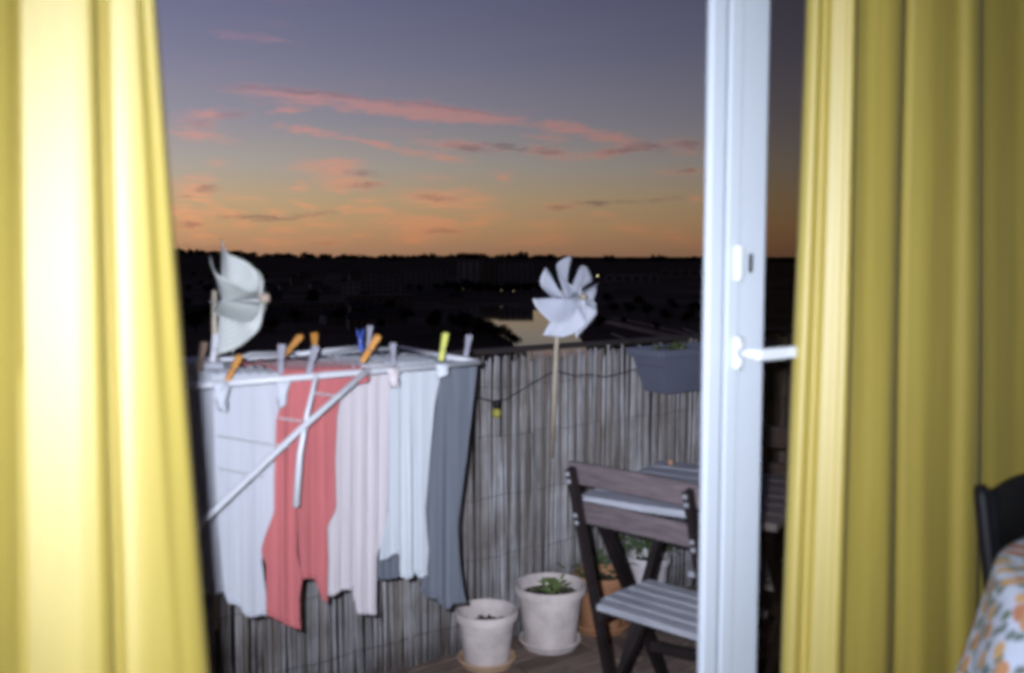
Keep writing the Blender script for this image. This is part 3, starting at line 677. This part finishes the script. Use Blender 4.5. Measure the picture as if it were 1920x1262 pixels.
# leg and folded wing in front of the clothes
MB().tube([bp(692, 692, 2.005), bp(560, 808, 1.985), bp(408, 952, 1.96), bp(330, 1028, 1.945)], .0072, 10).build('leg', M['whitetube'], rack, smooth=True)
MB().tube([bp(594, 700, 2.0), bp(576, 775, 1.995), bp(562, 852, 1.985), bp(555, 950, 1.98)], [.0045, .0055, .0068, .0075], 10).build('wing_arm', M['whitetube'], rack, smooth=True)
for a, b_ in (((523, 784), (566, 790)), ((586, 736), (640, 744)), ((405, 815), (540, 838)), ((405, 876), (490, 892))):
    MB().tube([bp(*a, 1.985), bp(*b_, 1.985)], .0017, 6).build('wing_line', M['whitetube'], rack)

# ================================================================== LAUNDRY
def interp(pts, y):
    if y <= pts[0][1]: return pts[0][0]
    for (x0, y0), (x1, y1) in zip(pts, pts[1:]):
        if y <= y1: return x0 + (x1 - x0) * (y - y0) / (y1 - y0) if y1 > y0 else x1
    return pts[-1][0]
def bott(pts, x):
    if x <= pts[0][0]: return pts[0][1]
    for (x0, y0), (x1, y1) in zip(pts, pts[1:]):
        if x <= x1: return y0 + (y1 - y0) * (x - x0) / (x1 - x0) if x1 > x0 else y1
    return pts[-1][1]
def sheet(mb, L, Rr, B, v, y0, seed, flap=.16, fold=.009, nf=5, nx=44, ny=44, back=True):
    """a hanging cloth: outline sides L, Rr and hem B given on the plane at distance v; pinned over the line at the top"""
    rg = random.Random(seed); ph = [rg.uniform(0, 6.28) for _ in range(6)]; W0 = abs(Rr[0][0] - L[0][0])
    def pos(t, s, dv=0.0, amp=1.0):
        # s 0 at hem, 1 at the line
        yg = 0
        xm = interp(L, yg) * (1 - t) + interp(Rr, yg) * t
        yb = bott(B, interp(L, 2000) * (1 - t) + interp(Rr, 2000) * t)
        y = y0 + (yb - y0) * (1 - s); xl, xr = interp(L, y), interp(Rr, y); x = xl + (xr - xl) * t; tf = (x - L[0][0]) / W0
        a = amp * fold * .75 * (.25 + .75 * min(1, (1 - s) * 2.2))
        ee = math.sin(math.pi * min(1, max(0, t))) ** .5
        uneven = .35 + .65 * (math.sin(tf * 5.1 + ph[4]) * math.sin(tf * 2.3 + ph[5] + s)) ** 2 * 1.6
        d = ee * a * uneven * (math.sin(tf * nf * 6.28 + ph[0] + (1 - s) * .7) * .5 + math.sin(tf * nf * 2.3 * 6.28 + ph[1] + s * .9) * .3 * (1 - s * .6) + math.sin(tf * nf * 4.1 * 6.28 + ph[2] + s * 1.4) * .14)
        d += .0025 * math.sin(s * 3 + ph[3])
        return bp(x, y, v - dv) + Vector((0, -d, 0))
    rows = []
    for j in range(ny + 1): rows.append([pos(i / nx, j / ny) for i in range(nx + 1)])
    top = rows[-1]
    for f in (.12, .35, .7, 1.0):
        rows.append([q + Vector((flap * f * .25 * math.sin(i * .05), flap * f, .007 * math.sin(math.pi * min(1, f * 1.3)) + .003 * math.sin(i * 1.1 + f * 7 + ph[4]))) for i, q in enumerate(top)])
    if back:
        for f in (.05, .14, .26): rows.append([q + Vector((0, flap + .015, -f + .01 * math.sin(i * .7 + ph[5]))) for i, q in enumerate(top)])
    mb.grid(rows)
    hem = [[q + Vector((0, -.0035, 0)) for q in r] for r in (rows[0], rows[1])]
    return hem
def garment(name, mname, label, cat, sheets, extra=None):
    mb = MB()
    hems = [sheet(mb, **a) for a in sheets]
    o = mb.build(name, M[mname], smooth=True, solid=.0025); tag(o, label, cat, 'laundry on the drying rack')
    for hr in hems: MB().grid(hr).build('hem', M[mname], o, smooth=True, solid=.002)
    if extra:
        for nm, quad in extra:
            e = MB()
            rows = []
            (a, b_, c, d), v = quad
            P = [bp(*q, v) for q in (a, b_, c, d)]
            for j in range(9):
                rows.append([P[0].lerp(P[1], i / 8).lerp(P[3].lerp(P[2], i / 8), j / 8) + Vector((0, -.010 * math.sin(math.pi * i / 8) * (.4 + j / 8) + .004 * math.sin(j * 1.4 + i), 0)) for i in range(9)])
            e.grid(rows).build(nm, M[mname], o, smooth=True, solid=.002)
    return o
garment('shirt', 'lilac_cotton', 'lilac white top at the left end of the rack, half hidden by the curtain', 'top', [dict(L=[(345, 690), (352, 850), (362, 1000), (372, 1110)], Rr=[(420, 690), (415, 900), (418, 1110)], B=[(360, 1106), (395, 1114), (420, 1110)], v=2.20, y0=684, seed=1)])
garment('shirt', 'white_cotton', 'long white shirt hanging left of the coral red trousers', 'shirt', [dict(L=[(398, 700), (404, 900), (408, 1000), (420, 1110), (428, 1135)], Rr=[(548, 690), (540, 735), (526, 765), (522, 800), (515, 900), (522, 972), (496, 1010), (490, 1050), (496, 1100), (505, 1160)],
    B=[(420, 1130), (438, 1132), (450, 1138), (457, 1152), (470, 1157), (480, 1156), (490, 1152), (506, 1154)], v=2.115, y0=703, seed=2, nf=3, fold=.006)], [('sleeve', (((398, 716), (430, 716), (424, 772), (408, 768)), 2.005)), ('sleeve', (((518, 706), (548, 704), (534, 752), (522, 768)), 2.04))])
garment('trousers', 'red_cotton', 'coral red trousers hanging with one long leg in front of the rack', 'trousers', [
    dict(L=[(524, 700), (530, 740), (518, 790), (515, 900), (515, 962), (498, 1005), (490, 1035), (500, 1060), (500, 1140)], Rr=[(600, 700), (575, 800), (562, 900), (556, 952), (558, 1040), (568, 1085), (562, 1120), (563, 1180)], B=[(498, 1152), (520, 1162), (545, 1176), (563, 1180)], v=2.07, y0=697, seed=3, nf=2, flap=.25),
    dict(L=[(570, 700), (556, 800), (550, 900), (555, 952), (560, 1040), (567, 1090)], Rr=[(690, 696), (640, 740), (632, 780), (628, 860), (629, 955), (612, 985), (614, 1050), (612, 1128)], B=[(565, 1086), (575, 1083), (590, 1086), (598, 1110), (606, 1127), (613, 1128)], v=2.12, y0=693, seed=4, nf=3, flap=.26)],
    [('waistband', (((660, 700), (692, 698), (692, 712), (662, 722)), 2.035))])
garment('shirt', 'cream_cotton', 'blush white shirt hanging right of the coral red trousers', 'shirt', [dict(L=[(640, 690), (632, 740), (626, 800), (628, 955), (610, 985), (613, 1050), (610, 1118)], Rr=[(733, 690), (729, 800), (727, 950), (723, 998), (706, 1040), (705, 1155)],
    B=[(610, 1116), (622, 1118), (634, 1110), (645, 1105), (660, 1106), (664, 1125), (670, 1151), (706, 1153)], v=2.15, y0=690, seed=5, nf=4, fold=.010, flap=.3)], [('sleeve', (((726, 690), (748, 689), (747, 722), (731, 726)), 2.01))])
garment('shirt', 'icy_cotton', 'cool white shirt hanging next to the slate grey top', 'shirt', [dict(L=[(732, 686), (731, 800), (728, 960), (712, 1020), (710, 1062)], Rr=[(832, 680), (816, 760), (806, 860), (797, 955), (800, 1000), (803, 1030), (798, 1085)],
    B=[(710, 1050), (722, 1048), (738, 1036), (746, 1040), (752, 1082), (762, 1086), (776, 1074), (786, 1084), (799, 1078)], v=2.12, y0=684, seed=6, nf=4, fold=.010, flap=.3)], [('sleeve', (((818, 683), (841, 681), (840, 698), (819, 710)), 2.008))])
garment('vest', 'grey_cotton', 'grey garment peeping out below the cool white shirt', 'top', [dict(L=[(730, 690), (712, 900), (706, 1085)], Rr=[(800, 690), (790, 900), (780, 1085)], B=[(700, 1082), (715, 1087), (735, 1085), (752, 1080), (770, 1078)], v=2.24, y0=676, seed=7, flap=.1)])
garment('top', 'grey_cotton', 'slate grey top hanging at the right end of the rack', 'top', [dict(L=[(826, 684), (818, 760), (806, 880), (798, 955), (797, 1000), (800, 1060), (788, 1112)], Rr=[(894, 680), (888, 740), (876, 850), (866, 930), (859, 985), (863, 1060), (874, 1132)],
    B=[(788, 1112), (806, 1122), (820, 1124), (832, 1142), (842, 1144), (848, 1133), (874, 1131)], v=2.135, y0=680, seed=8, nf=2, flap=.3)])

# ---- clothes pegs
def make_peg(col):
    o = empty('clothes_peg', (0, 0, 0))
    for s in (-1, 1):
        mb = MB(); pr_ = [(0, 0), (.006, .001), (.0072, .006), (.0066, .030), (.0085, .048), (.0078, .068), (0.001, .070)]
        vs_ = []
        for y in (-.0058, .0058):
            for (x, z) in ((.0006, 0), (.004, 0), (.0055, .012), (.0045, .030), (.0105, .066), (.0088, .0705), (.0045, .055), (.0012, .034)): vs_.append((s * x, y, z - .022))
        k = 8; fs = [tuple(range(k)), tuple(reversed(range(k, 2 * k)))] + [(i, (i + 1) % k, (i + 1) % k + k, i + k) for i in range(k)]
        mb.add(vs_, fs); mb.build('jaw', M['peg_' + col], o, local=True)
    mb = MB(); mb.tube([(-.0075, 0, .008), (-.003, -.007, .011), (.003, -.007, .011), (.0075, 0, .008), (.003, .007, .011), (-.003, .007, .011), (-.0075, 0, .008)], .0012, 5); mb.build('spring', M['metal'], o, local=True)
    return o
protos = {}
def peg(col, px, py, v, tilt, turn, label, scale=1.0):
    if col not in protos: o = protos[col] = make_peg(col)
    else: o = copy_tree(protos[col])
    o.location = bp(px, py, v); o.rotation_euler = (tilt[0], tilt[1], turn); o.scale = (scale * .74,) * 3
    tag(o, label, 'clothes peg', 'clothes pegs on the drying rack')
H = math.pi / 2
peg('orange', 433, 699, 2.02, (.55, .1, 0), H, 'orange peg clipping the white shirt on the front bar', 1.15)
peg('orange', 541, 656, 2.20, (.80, .1, 0), H, 'orange peg leaning right over the coral red trousers', 1.3)
peg('orange', 590, 655, 2.25, (.10, .15, 0), H + .2, 'upright orange peg in the middle of the red cloth', 1.15)
peg('orange', 688, 663, 2.05, (.62, .1, 0), H - .2, 'large orange peg beside the blue peg', 1.4)
peg('yellow', 829, 660, 2.03, (.22, .1, 0), H - .3, 'yellow peg holding the cool white shirt', 1.3)
peg('blue', 677, 645, 2.25, (.05, -.05, 0), -YAW, 'blue peg standing open behind the large orange peg', 1.1)
peg('grey', 691, 640, 2.22, (.15, .1, 0), H - .1, 'grey peg standing right behind the blue peg', 1.1)
peg('grey', 875, 656, 2.10, (.28, .1, 0), H, 'grey peg on the slate grey top at the right end', 1.1)
peg('grey', 737, 673, 2.05, (.05, .1, 0), H, 'grey peg between the blush shirt and the cool white shirt', 1.05)
peg('grey', 526, 684, 2.04, (.12, .1, 0), H, 'grey peg under the leaning orange peg', 1.25)
peg('grey', 582, 685, 2.03, (.35, .1, 0), H, 'grey peg below the upright orange peg on the front bar', 1.25)
peg('brown', 376, 678, 2.12, (.25, .1, 0), H, 'brown peg at the left end of the rack by the curtain', 1.2)
peg('white', 400, 662, 2.2, (.2, .1, 0), H, 'white peg below the striped pinwheel', 1.2)

# ================================================================== PINWHEELS
def basis(ax, roll):
    z = ax.normalized(); x = Vector((0, 0, 1)).cross(z).normalized(); y = z.cross(x)
    c, s = math.cos(roll), math.sin(roll)
    return Matrix((x * c + y * s, -x * s + y * c, z)).transposed()
def pinwheel(ctr, ax, Rd, h, n, roll, mname, stick, label, stick_r=.0062, shape=(.95, .6, .84, 1.12), crumple=.004):
    B = basis(ax, roll); base_ = Vector(stick[-1])
    o = empty('pinwheel', base_, label, 'pinwheel')
    ctr = Vector(ctr)
    for k in range(n):
        a = 2 * math.pi * k / n; rows, uvs = [], []
        da = 2 * math.pi / n
        Rk = Rd * (1.0 + .09 * math.sin(k * 1.7 + roll * 3)); Q0 = Vector((Rk * math.cos(a), Rk * math.sin(a), .012 * math.sin(k * 2.9)))
        q1r, q1a, q2r, q2a = shape; Q1 = Vector((Rd * q1r * math.cos(a + da * q1a), Rd * q1r * math.sin(a + da * q1a), h * .02))
        q2r += .1 * math.sin(k * 2.3); Q2 = Vector((Rd * q2r * math.cos(a + da * q2a), Rd * q2r * math.sin(a + da * q2a), h * 1.2))
        Q3 = Vector((.006 * math.cos(a + da), .006 * math.sin(a + da), h))
        for j in range(11):
            s = j / 10; r, u_ = [], []
            for i in range(17):
                t = i / 16
                b_ = Q0 * (1-t)**3 + Q1 * 3*t*(1-t)**2 + Q2 * 3*t*t*(1-t) + Q3 * t**3
                q = b_ * s + Vector((crumple * s * math.sin(t * 13 + k * 2 + s * 5), crumple * s * math.sin(t * 7 + k), crumple * s * math.sin(t * 9 + k)))
                r.append(ctr + B @ q); u_.append((t, s))
            rows.append(r); uvs.append(u_)
        MB().grid(rows, uvs).build('vane', M[mname], o, smooth=True, solid=.0008)
    mb = MB(); z = ax.normalized()
    mb.tube([ctr + z * (h - .004), ctr + z * (h + .004), ctr + z * (h + .016), ctr + z * (h + .02)], [.008, .0115, .0115, .006], 14); mb.build('hub', M['beige_bead'], o, smooth=True)
    mb = MB(); mb.tube([ctr - z * .03, ctr + z * h], .002, 6); mb.build('axle', M['metal'], o)
    mb = MB(); mb.tube(stick, stick_r, 10); mb.build('stick', M['bamboo'], o, smooth=True)
    return o
cR = on_v(1060, 560, 2.56)
axR = (RT * .58 - F0 * .80 + Vector((0, 0, .10)))
pinwheel(cR, axR, .138, .086, 7, .42, 'pw_white', shape=(1.0, .82, .97, 1.32), crumple=.006, stick=[on_v(1054, 545, 2.60), on_v(1045, 610, 2.62), on_v(1040, 720, 2.66), on_v(1034, 858, 2.715)], stick_r=.0085, label='plain white pinwheel on a bamboo cane against the reed screen')
cL = on_v(416, 564, 2.30)
axL = (RT * .975 + F0 * .10 + Vector((0, 0, .06)))
pinwheel(cL, axL, .148, .092, 7, .50, 'pw_green', shape=(.70, .30, .86, .80), crumple=.005, stick=[on_v(402, 545, 2.33), on_v(402, 620, 2.34), on_v(404, 700, 2.36), on_v(404, 1180, 2.40)], label='white pinwheel with pale green stripes seen from the side by the left curtain')

# ================================================================== STRING LIGHT
sl = empty('string_light', on_v(932, 752, 2.715), 'black light cable draped on the reeds with one yellow bulb', 'string light')
pts = [on_v(x, y, 2.715) for x, y in ((862, 738), (897, 746), (915, 751), (930, 754), (950, 748), (975, 733), (1002, 717), (1025, 703), (1042, 695), (1058, 700), (1078, 705), (1105, 702), (1132, 707), (1155, 703), (1178, 696), (1200, 690), (1240, 686))]
mb = MB(); mb.tube(pts, .0024, 6); mb.build('cable', M['cable'], sl, smooth=True)
q = on_v(931, 757, 2.705)
mb = MB(); mb.tube([q + Vector((0, 0, .012)), q + Vector((0, 0, .004)), q - Vector((0, 0, .016))], [.008, .014, .0125], 10); mb.build('socket', M['cable'], sl, smooth=True)
mb = MB(); mb.lathe([(.001, -.050), (.010, -.047), (.0160, -.037), (.0160, -.029), (.011, -.019), (.008, -.014)], q, 14); mb.build('bulb', M['bulb'], sl, smooth=True)

# ================================================================== PLANTER BOX ON THE RAIL
def leaf_blade(mb, base, d, L, w, droop=.3):
    d = Vector(d).normalized(); side = d.cross(Vector((0, 0, 1))); side = side.normalized() if side.length > .01 else Vector((1, 0, 0))
    rows = []
    for j in range(5):
        t = j / 4; wd = w * math.sin(math.pi * (.12 + .86 * t)) ; c_ = Vector(base) + d * L * t + Vector((0, 0, -droop * L * t * t))
        rows.append([c_ - side * wd / 2 + Vector((0, 0, wd * .15)), c_, c_ + side * wd / 2 + Vector((0, 0, wd * .15))])
    mb.grid(rows); return mb
pb = empty('planter_box', (2.95, 2.60, .83), 'grey blue balcony planter box hooked on the rail with small seedlings', 'planter')
x0, x1, v0, v1 = 2.555, 3.20, 2.50, 2.68
mb = MB(); b = [(x0 + .06, v0 + .03, .845), (x1 - .06, v0 + .03, .845), (x1 - .06, v1 - .03, .845), (x0 + .06, v1 - .03, .845)]; t_ = [(x0 + .012, v0 + .01, .985), (x1 - .012, v0 + .01, .985), (x1 - .012, v1 - .01, .985), (x0 + .012, v1 - .01, .985)]
mb.add(b + t_, [(3, 2, 1, 0), (0, 1, 5, 4), (1, 2, 6, 5), (2, 3, 7, 6), (3, 0, 4, 7)]); mb.build('trough', M['planter'], pb)
mb = MB(); mb.bar((x0, v0, .995), (x1, v0, .995), .014, .026); mb.bar((x0, v1, .995), (x1, v1, .995), .014, .026); mb.bar((x0, v0 + .0075, .995), (x0, v1 - .0075, .995), .014, .026); mb.bar((x1, v0 + .0075, .995), (x1, v1 - .0075, .995), .014, .026); mb.build('rim', M['planter'], pb, bevel=.003)
MB().box(((x0 + x1) / 2, (v0 + v1) / 2, .955), (x1 - x0 - .05, v1 - v0 - .036, .02)).build('soil', M['soil'], pb)
rg = random.Random(31)
for i in range(14):
    c_ = Vector((rg.uniform(x0 + .05, x1 - .05), rg.uniform(v0 + .04, v1 - .04), .965)); mb = MB()
    hgt = rg.uniform(.03, .065)
    mb.tube([c_, c_ + Vector((rg.uniform(-.01, .01), 0, hgt))], .0012, 4)
    for k in range(7):
        a = k * .9 + rg.uniform(-.3, .3); leaf_blade(mb, c_ + Vector((0, 0, hgt * rg.uniform(.5, 1))), (math.cos(a), math.sin(a), .5), rg.uniform(.022, .042), .018)
    mb.build('seedling', M['leaf' if i % 3 else 'leafd'], pb, smooth=True)
mb = MB()
for xx in (2.62, 3.02): mb.bar((xx, v1 + .004, 1.015), (xx, 2.83, 1.048), .02, .004); 
mb.build('hook', M['rail'], pb)

# ================================================================== POTS
def pot_prof(r, h, th=.012, rim=.028):
    rb = r * .70
    return [(.001, .0), (rb, .0), (rb + (r - rb) * .82 - .006, h - rim), (r - .001, h - rim + .002), (r, h - .006), (r - .004, h), (r - th + .002, h), (r - th, h - .006), (rb - th + (r - rb) * .55, h * .60), (rb - th + (r - rb) * .5, h * .55)]
def pot(name, c, r, h, mname, label, saucer=None, soil=.62, group=None):
    o = empty(name, c, label, 'flower pot', group)
    z0 = .012 if saucer else 0
    prof_ = [(a, b + z0) for a, b in pot_prof(r, h)]
    MB().lathe(prof_, n=56).build('pot_body', M[mname], o, local=True, sharp=38)
    MB().lathe([(.001, h * soil + z0 + .012), (r * .3, h * soil + z0 + .006), (r * .86, h * soil + z0)], n=32, wob=lambda a, t: .0).build('soil', M['soil'], o, local=True, smooth=True)
    cr = MB(); rg_ = random.Random(int(r * 1000))
    for _ in range(70):
        a = rg_.uniform(0, 6.28); q = r * .8 * math.sqrt(rg_.random()); cr.box((q * math.cos(a), q * math.sin(a), h * soil + z0 + .006), (rg_.uniform(.003, .009),) * 3, Matrix.Rotation(rg_.uniform(0, 3), 3, 'X') @ Matrix.Rotation(a, 3, 'Z'))
    tag(cr.build('soil_crumbs', M['soil'], o, local=True), kind='stuff')
    if saucer:
        R2 = r * saucer[0]
        MB().lathe([(.001, 0), (R2 * .86, 0), (R2, .026), (R2 - .003, .030), (R2 - .009, .028), (R2 * .84, .008), (.001, .010)], n=56).build('saucer', M[saucer[1]], o, local=True, sharp=38)
    return o
p1 = pot('flower_pot', (1.858, 2.606, 0), .106, .174, 'clay', 'small pale clay pot without plants standing in a tan saucer', (.92, 'clay2'), .66)
p2 = pot('flower_pot', (2.128, 2.605, 0), .126, .206, 'clay', 'larger pale clay pot with a small green plant', (.86, 'clay'), .80)
mb = MB(); rg = random.Random(12)
for k in range(46):
    a = rg.uniform(0, 6.28); rr = rg.uniform(0, .05); c_ = Vector((.025 + rr * math.cos(a) - (.05 if k % 5 == 0 else 0), rr * math.sin(a), .178 + rg.uniform(0, .04)))
    leaf_blade(mb, c_, (math.cos(a), math.sin(a), rg.uniform(.2, 1.4)), rg.uniform(.022, .045), rg.uniform(.012, .022))
for k in range(9):
    a = rg.uniform(0, 6.28); mb.tube([(.02, 0, .16), (.02 + .03 * math.cos(a), .03 * math.sin(a), .205)], .0014, 4)
tag(mb.build('foliage', M['leaf'], p2, local=True, smooth=True), kind='stuff')
p3 = pot('flower_pot', (2.375, 2.615, 0), .102, .195, 'terracotta', 'orange terracotta pot half hidden behind the folding chair', (1.05, 'terracotta'), .8)
mb = MB(); rg = random.Random(14)
for k in range(60):
    a = rg.uniform(0, 6.28); rr = rg.uniform(0.02, .11); c_ = Vector((rr * math.cos(a), rr * math.sin(a), .185 + rg.uniform(0, .06)))
    if c_.x < -.02 and rg.random() < .4: c_.x -= .05
    leaf_blade(mb, c_, (math.cos(a), math.sin(a), rg.uniform(.1, 1.2)), rg.uniform(.025, .05), rg.uniform(.014, .024))
for k in range(12):
    a = rg.uniform(0, 6.28); mb.tube([(.05 * math.cos(a), .05 * math.sin(a), .16), (.09 * math.cos(a), .09 * math.sin(a), .235)], .0014, 4)
tag(mb.build('foliage', M['leafd'], p3, local=True, smooth=True), kind='stuff')
p4 = pot('flower_pot', (2.56, 2.565, 0), .085, .25, 'whitepot', 'white pot with bushy dark greenery under the folding table', None, .86)
mb = MB(); rg = random.Random(15)
for k in range(260):
    q = Vector((rg.gauss(0, .075), rg.gauss(0, .06), .27 + abs(rg.gauss(0, .055))))
    a = rg.uniform(0, 6.28); leaf_blade(mb, q, (math.cos(a), math.sin(a), rg.uniform(-.2, 1)), rg.uniform(.02, .04), .012)
for k in range(14):
    a = rg.uniform(0, 6.28); mb.tube([(0, 0, .2), (.07 * math.cos(a), .06 * math.sin(a), .32)], .0014, 4)
tag(mb.build('foliage', M['leafd'], p4, local=True, smooth=True), kind='stuff')

# ================================================================== FOLDING CHAIRS AND TABLE
def make_chair(name, label, group):
    o = empty(name, (0, 0, 0), label, 'chair', group)
    def py_(z): return -.11 + (.82 - z) * .282     # line of the back posts
    for s in (-1, 1):
        p_ = MB().bar((s * .174, py_(.815), .815), (s * .174, py_(0.012), .012), .017, .029, up=(0, 1, 0)).build('back_post', M['chairframe'], o, local=True, bevel=.003)
        for z in (.802, .782, .690, .670):
            MB().tube([(s * .174, py_(z) - .0152, z), (s * .174, py_(z) - .0185, z - .001)], [.0065, .0045], 10).build('bolt', M['bolt'], p_, local=True)
        MB().bar((s * .142, .225, .405), (s * .142, -.15, .012),   .017, .028, up=(0, 1, 0)).build('leg', M['chairframe'], o, local=True, bevel=.003)
        MB().bar((s * .165, -.005, .407), (s * .165, .25, .412), .02, .028).build('seat_rail', M['chairframe'], o, local=True, bevel=.003)
    for zc, hh in ((.795, .058), (.688, .058)):
        rows = []; mb = MB()
        nn = 12; pts = []
        for k in range(nn + 1):
            x = -.207 + .414 * k / nn; cv_ = .012 * (1 - (2 * k / nn - 1) ** 2)
            for (dy, dz) in ((-.009, -hh/2), (.009, -hh/2), (.009, hh/2), (-.009, hh/2)):
                z = zc + dz; pts.append((x, py_(zc) + .004 + dy + cv_ * 0 - dz * .28 + .0, z + (0.003 * math.sin(math.pi * k / nn) if dz > 0 else 0)))
        fs = []
        for k in range(nn):
            for e in range(4): fs.append((k*4 + e, k*4 + (e+1) % 4, (k+1)*4 + (e+1) % 4, (k+1)*4 + e))
        fs += [(0, 1, 2, 3), tuple(nn*4 + e for e in (3, 2, 1, 0))]
        mb.add([(x, y + .03, z) for x, y, z in pts], fs); mb.build('back_slat', M['slat_back'], o, local=True, bevel=.002)
    for k in range(5):
        MB().box((0, .016 + k * .0535, .4315 + .0008 * (k % 2)), (.372 + (.006 if k == 2 else 0), .048, .018)).build('seat_slat', M['slat_grey'], o, local=True, bevel=.003)
    MB().bar((-.14, -.10, .062), (.14, -.10, .062), .018, .03).build('stretcher', M['chairframe'], o, local=True)
    MB().bar((-.165, .085, .135), (.165, .085, .135), .018, .03).build('stretcher', M['chairframe'], o, local=True)
    return o
ch = make_chair('folding_chair', 'wooden folding chair with brown back slats nearest the door frame', 'folding chairs on the balcony')
ch.location = (1.740, 1.731, 0); ch.rotation_euler = (0, 0, math.atan2(-.985, .17))
ch2 = copy_tree(ch); ch2['label'] = 'second wooden folding chair beyond the table, mostly hidden by the door frame'
ch2.location = (2.40, 1.86, 0); ch2.rotation_euler = (0, 0, math.atan2(.93, -.37))
tb = empty('folding_table', (2.087, 1.848, 0), 'weathered wooden folding table behind the chair on the balcony', 'table', rz=math.atan2(-.937, .35))
for k in range(6): MB().box((0, -.23 + k * .092, .692 + .0008 * (k % 2)), (.545, .086, .020)).build('table_slat', M['slat_grey'], tb, local=True, bevel=.003)
for s in (-1, 1):
    MB().bar((s * .22, -.265, .668), (s * .22, .265, .668), .022, .026).build('apron', M['chairframe'], tb, local=True)
    MB().bar((s * .235, -.225, .655), (s * .235, .235, .012), .022, .036, up=(0, 1, 0)).build('leg', M['chairframe'], tb, local=True)
    MB().bar((s * .205, .225, .655), (s * .205, -.235, .012), .022, .036, up=(0, 1, 0)).build('leg', M['chairframe'], tb, local=True)
MB().bar((-.22, .1, .17), (.22, .1, .17), .018, .03).build('stretcher', M['chairframe'], tb, local=True)
tl = empty('candle', on_z(1257, 872, .705), 'tiny orange candle standing on the folding table', 'candle')
MB().lathe([(.001, 0), (.008, 0), (.009, .015), (.0075, .017), (.001, .016)], n=16).build('candle_cup', M['orange_wax'], tl, local=True, smooth=True)
MB().tube([(0, 0, .018), (.001, 0, .026)], .0009, 5).build('wick', M['dark'], tl, local=True)

# ================================================================== DINING CORNER IN THE ROOM
TC = Vector((1.815, .405, FL))
dt = empty('dining_table', TC, 'round dining table under the floral tablecloth', 'table')
MB().lathe([(.001, .712), (.435, .712), (.442, .722), (.442, .738), (.436, .742), (.001, .742)], n=48).build('tabletop', M['parquet'], dt, local=True, sharp=40)
MB().lathe([(.03, .05), (.028, .35), (.045, .68), (.06, .711)], n=20).build('pedestal', M['parquet'], dt, local=True, smooth=True)
MB().lathe([(.001, 0), (.26, 0), (.25, .03), (.05, .0495), (.001, .05)], n=32).build('foot', M['parquet'], dt, local=True, sharp=40)
rows, uvs = [], []
prof_ = [(0.001, .7445), (.15, .7445), (.30, .7445), (.42, .7445), (.440, .7440), (.450, .738), (.455, .725), (.462, .69), (.472, .64), (.484, .58), (.496, .52), (.505, .46), (.512, .40)]
dist = 0; pr0 = None
for (r, z) in prof_:
    if pr0: dist += math.hypot(r - pr0[0], z - pr0[1])
    pr0 = (r, z); row, ur = [], []
    drop = max(0, .738 - z) / .34
    for k in range(181):
        a = 2 * math.pi * k / 180
        rr = r + drop * (.026 * math.sin(a * 11 + .8) + .010 * math.sin(a * 23 + 2)) 
        row.append(TC + Vector((rr * math.cos(a), rr * math.sin(a), z + .002 * math.sin(a * 3) * drop))); ur.append((dist * math.cos(a), dist * math.sin(a)))
    rows.append(row); uvs.append(ur)
tag(MB().grid(rows, uvs).build('tablecloth', M['floral'], smooth=True, solid=.001), 'white tablecloth printed with orange fruit and green leaves', 'tablecloth')
# black chair between table and curtain
bc_dir = math.atan2(-.30, .95)
bc = empty('dining_chair', (1.895, .845, FL), 'black wooden chair back showing above the floral tablecloth', 'chair', rz=0)
X = Vector((.93, -.02, 0)).normalized(); pt = lambda x, y, z: Vector((x, y, z))
for s, x in ((-1, -.165), (1, .205)):
    MB().tube([(x, .055, .838), (x, .05, .82), (x + .012 * -s * -1 * 0, .02, .62), (x - s * .004, -.005, .43), (x, .03, .0)], [.010, .0145, .0145, .016, .013], 12).build('back_post', M['blackwood'], bc, local=True, smooth=True)
mb = MB(); rows = []
for j in range(5):
    z = .60 + .222 * j / 4
    rows.append([(-.152 + .345 * i / 10, .045 * (z - .43) / .4 + .02 * math.sin(math.pi * i / 10), z + (.010 * math.sin(math.pi * i / 10) if j == 4 else 0)) for i in range(11)])
mb.grid(rows); mb.build('backrest', M['blackwood'], bc, local=True, smooth=True, solid=.014)
MB().box((.02, -.20, .425), (.40, .40, .03)).build('seat', M['blackwood'], bc, local=True, bevel=.008)
for x in (-.15, .19): MB().tube([(x, -.37, .41), (x, -.38, 0)], [.017, .013], 10).build('leg', M['blackwood'], bc, local=True, smooth=True)
bpy.context.view_layer.update()
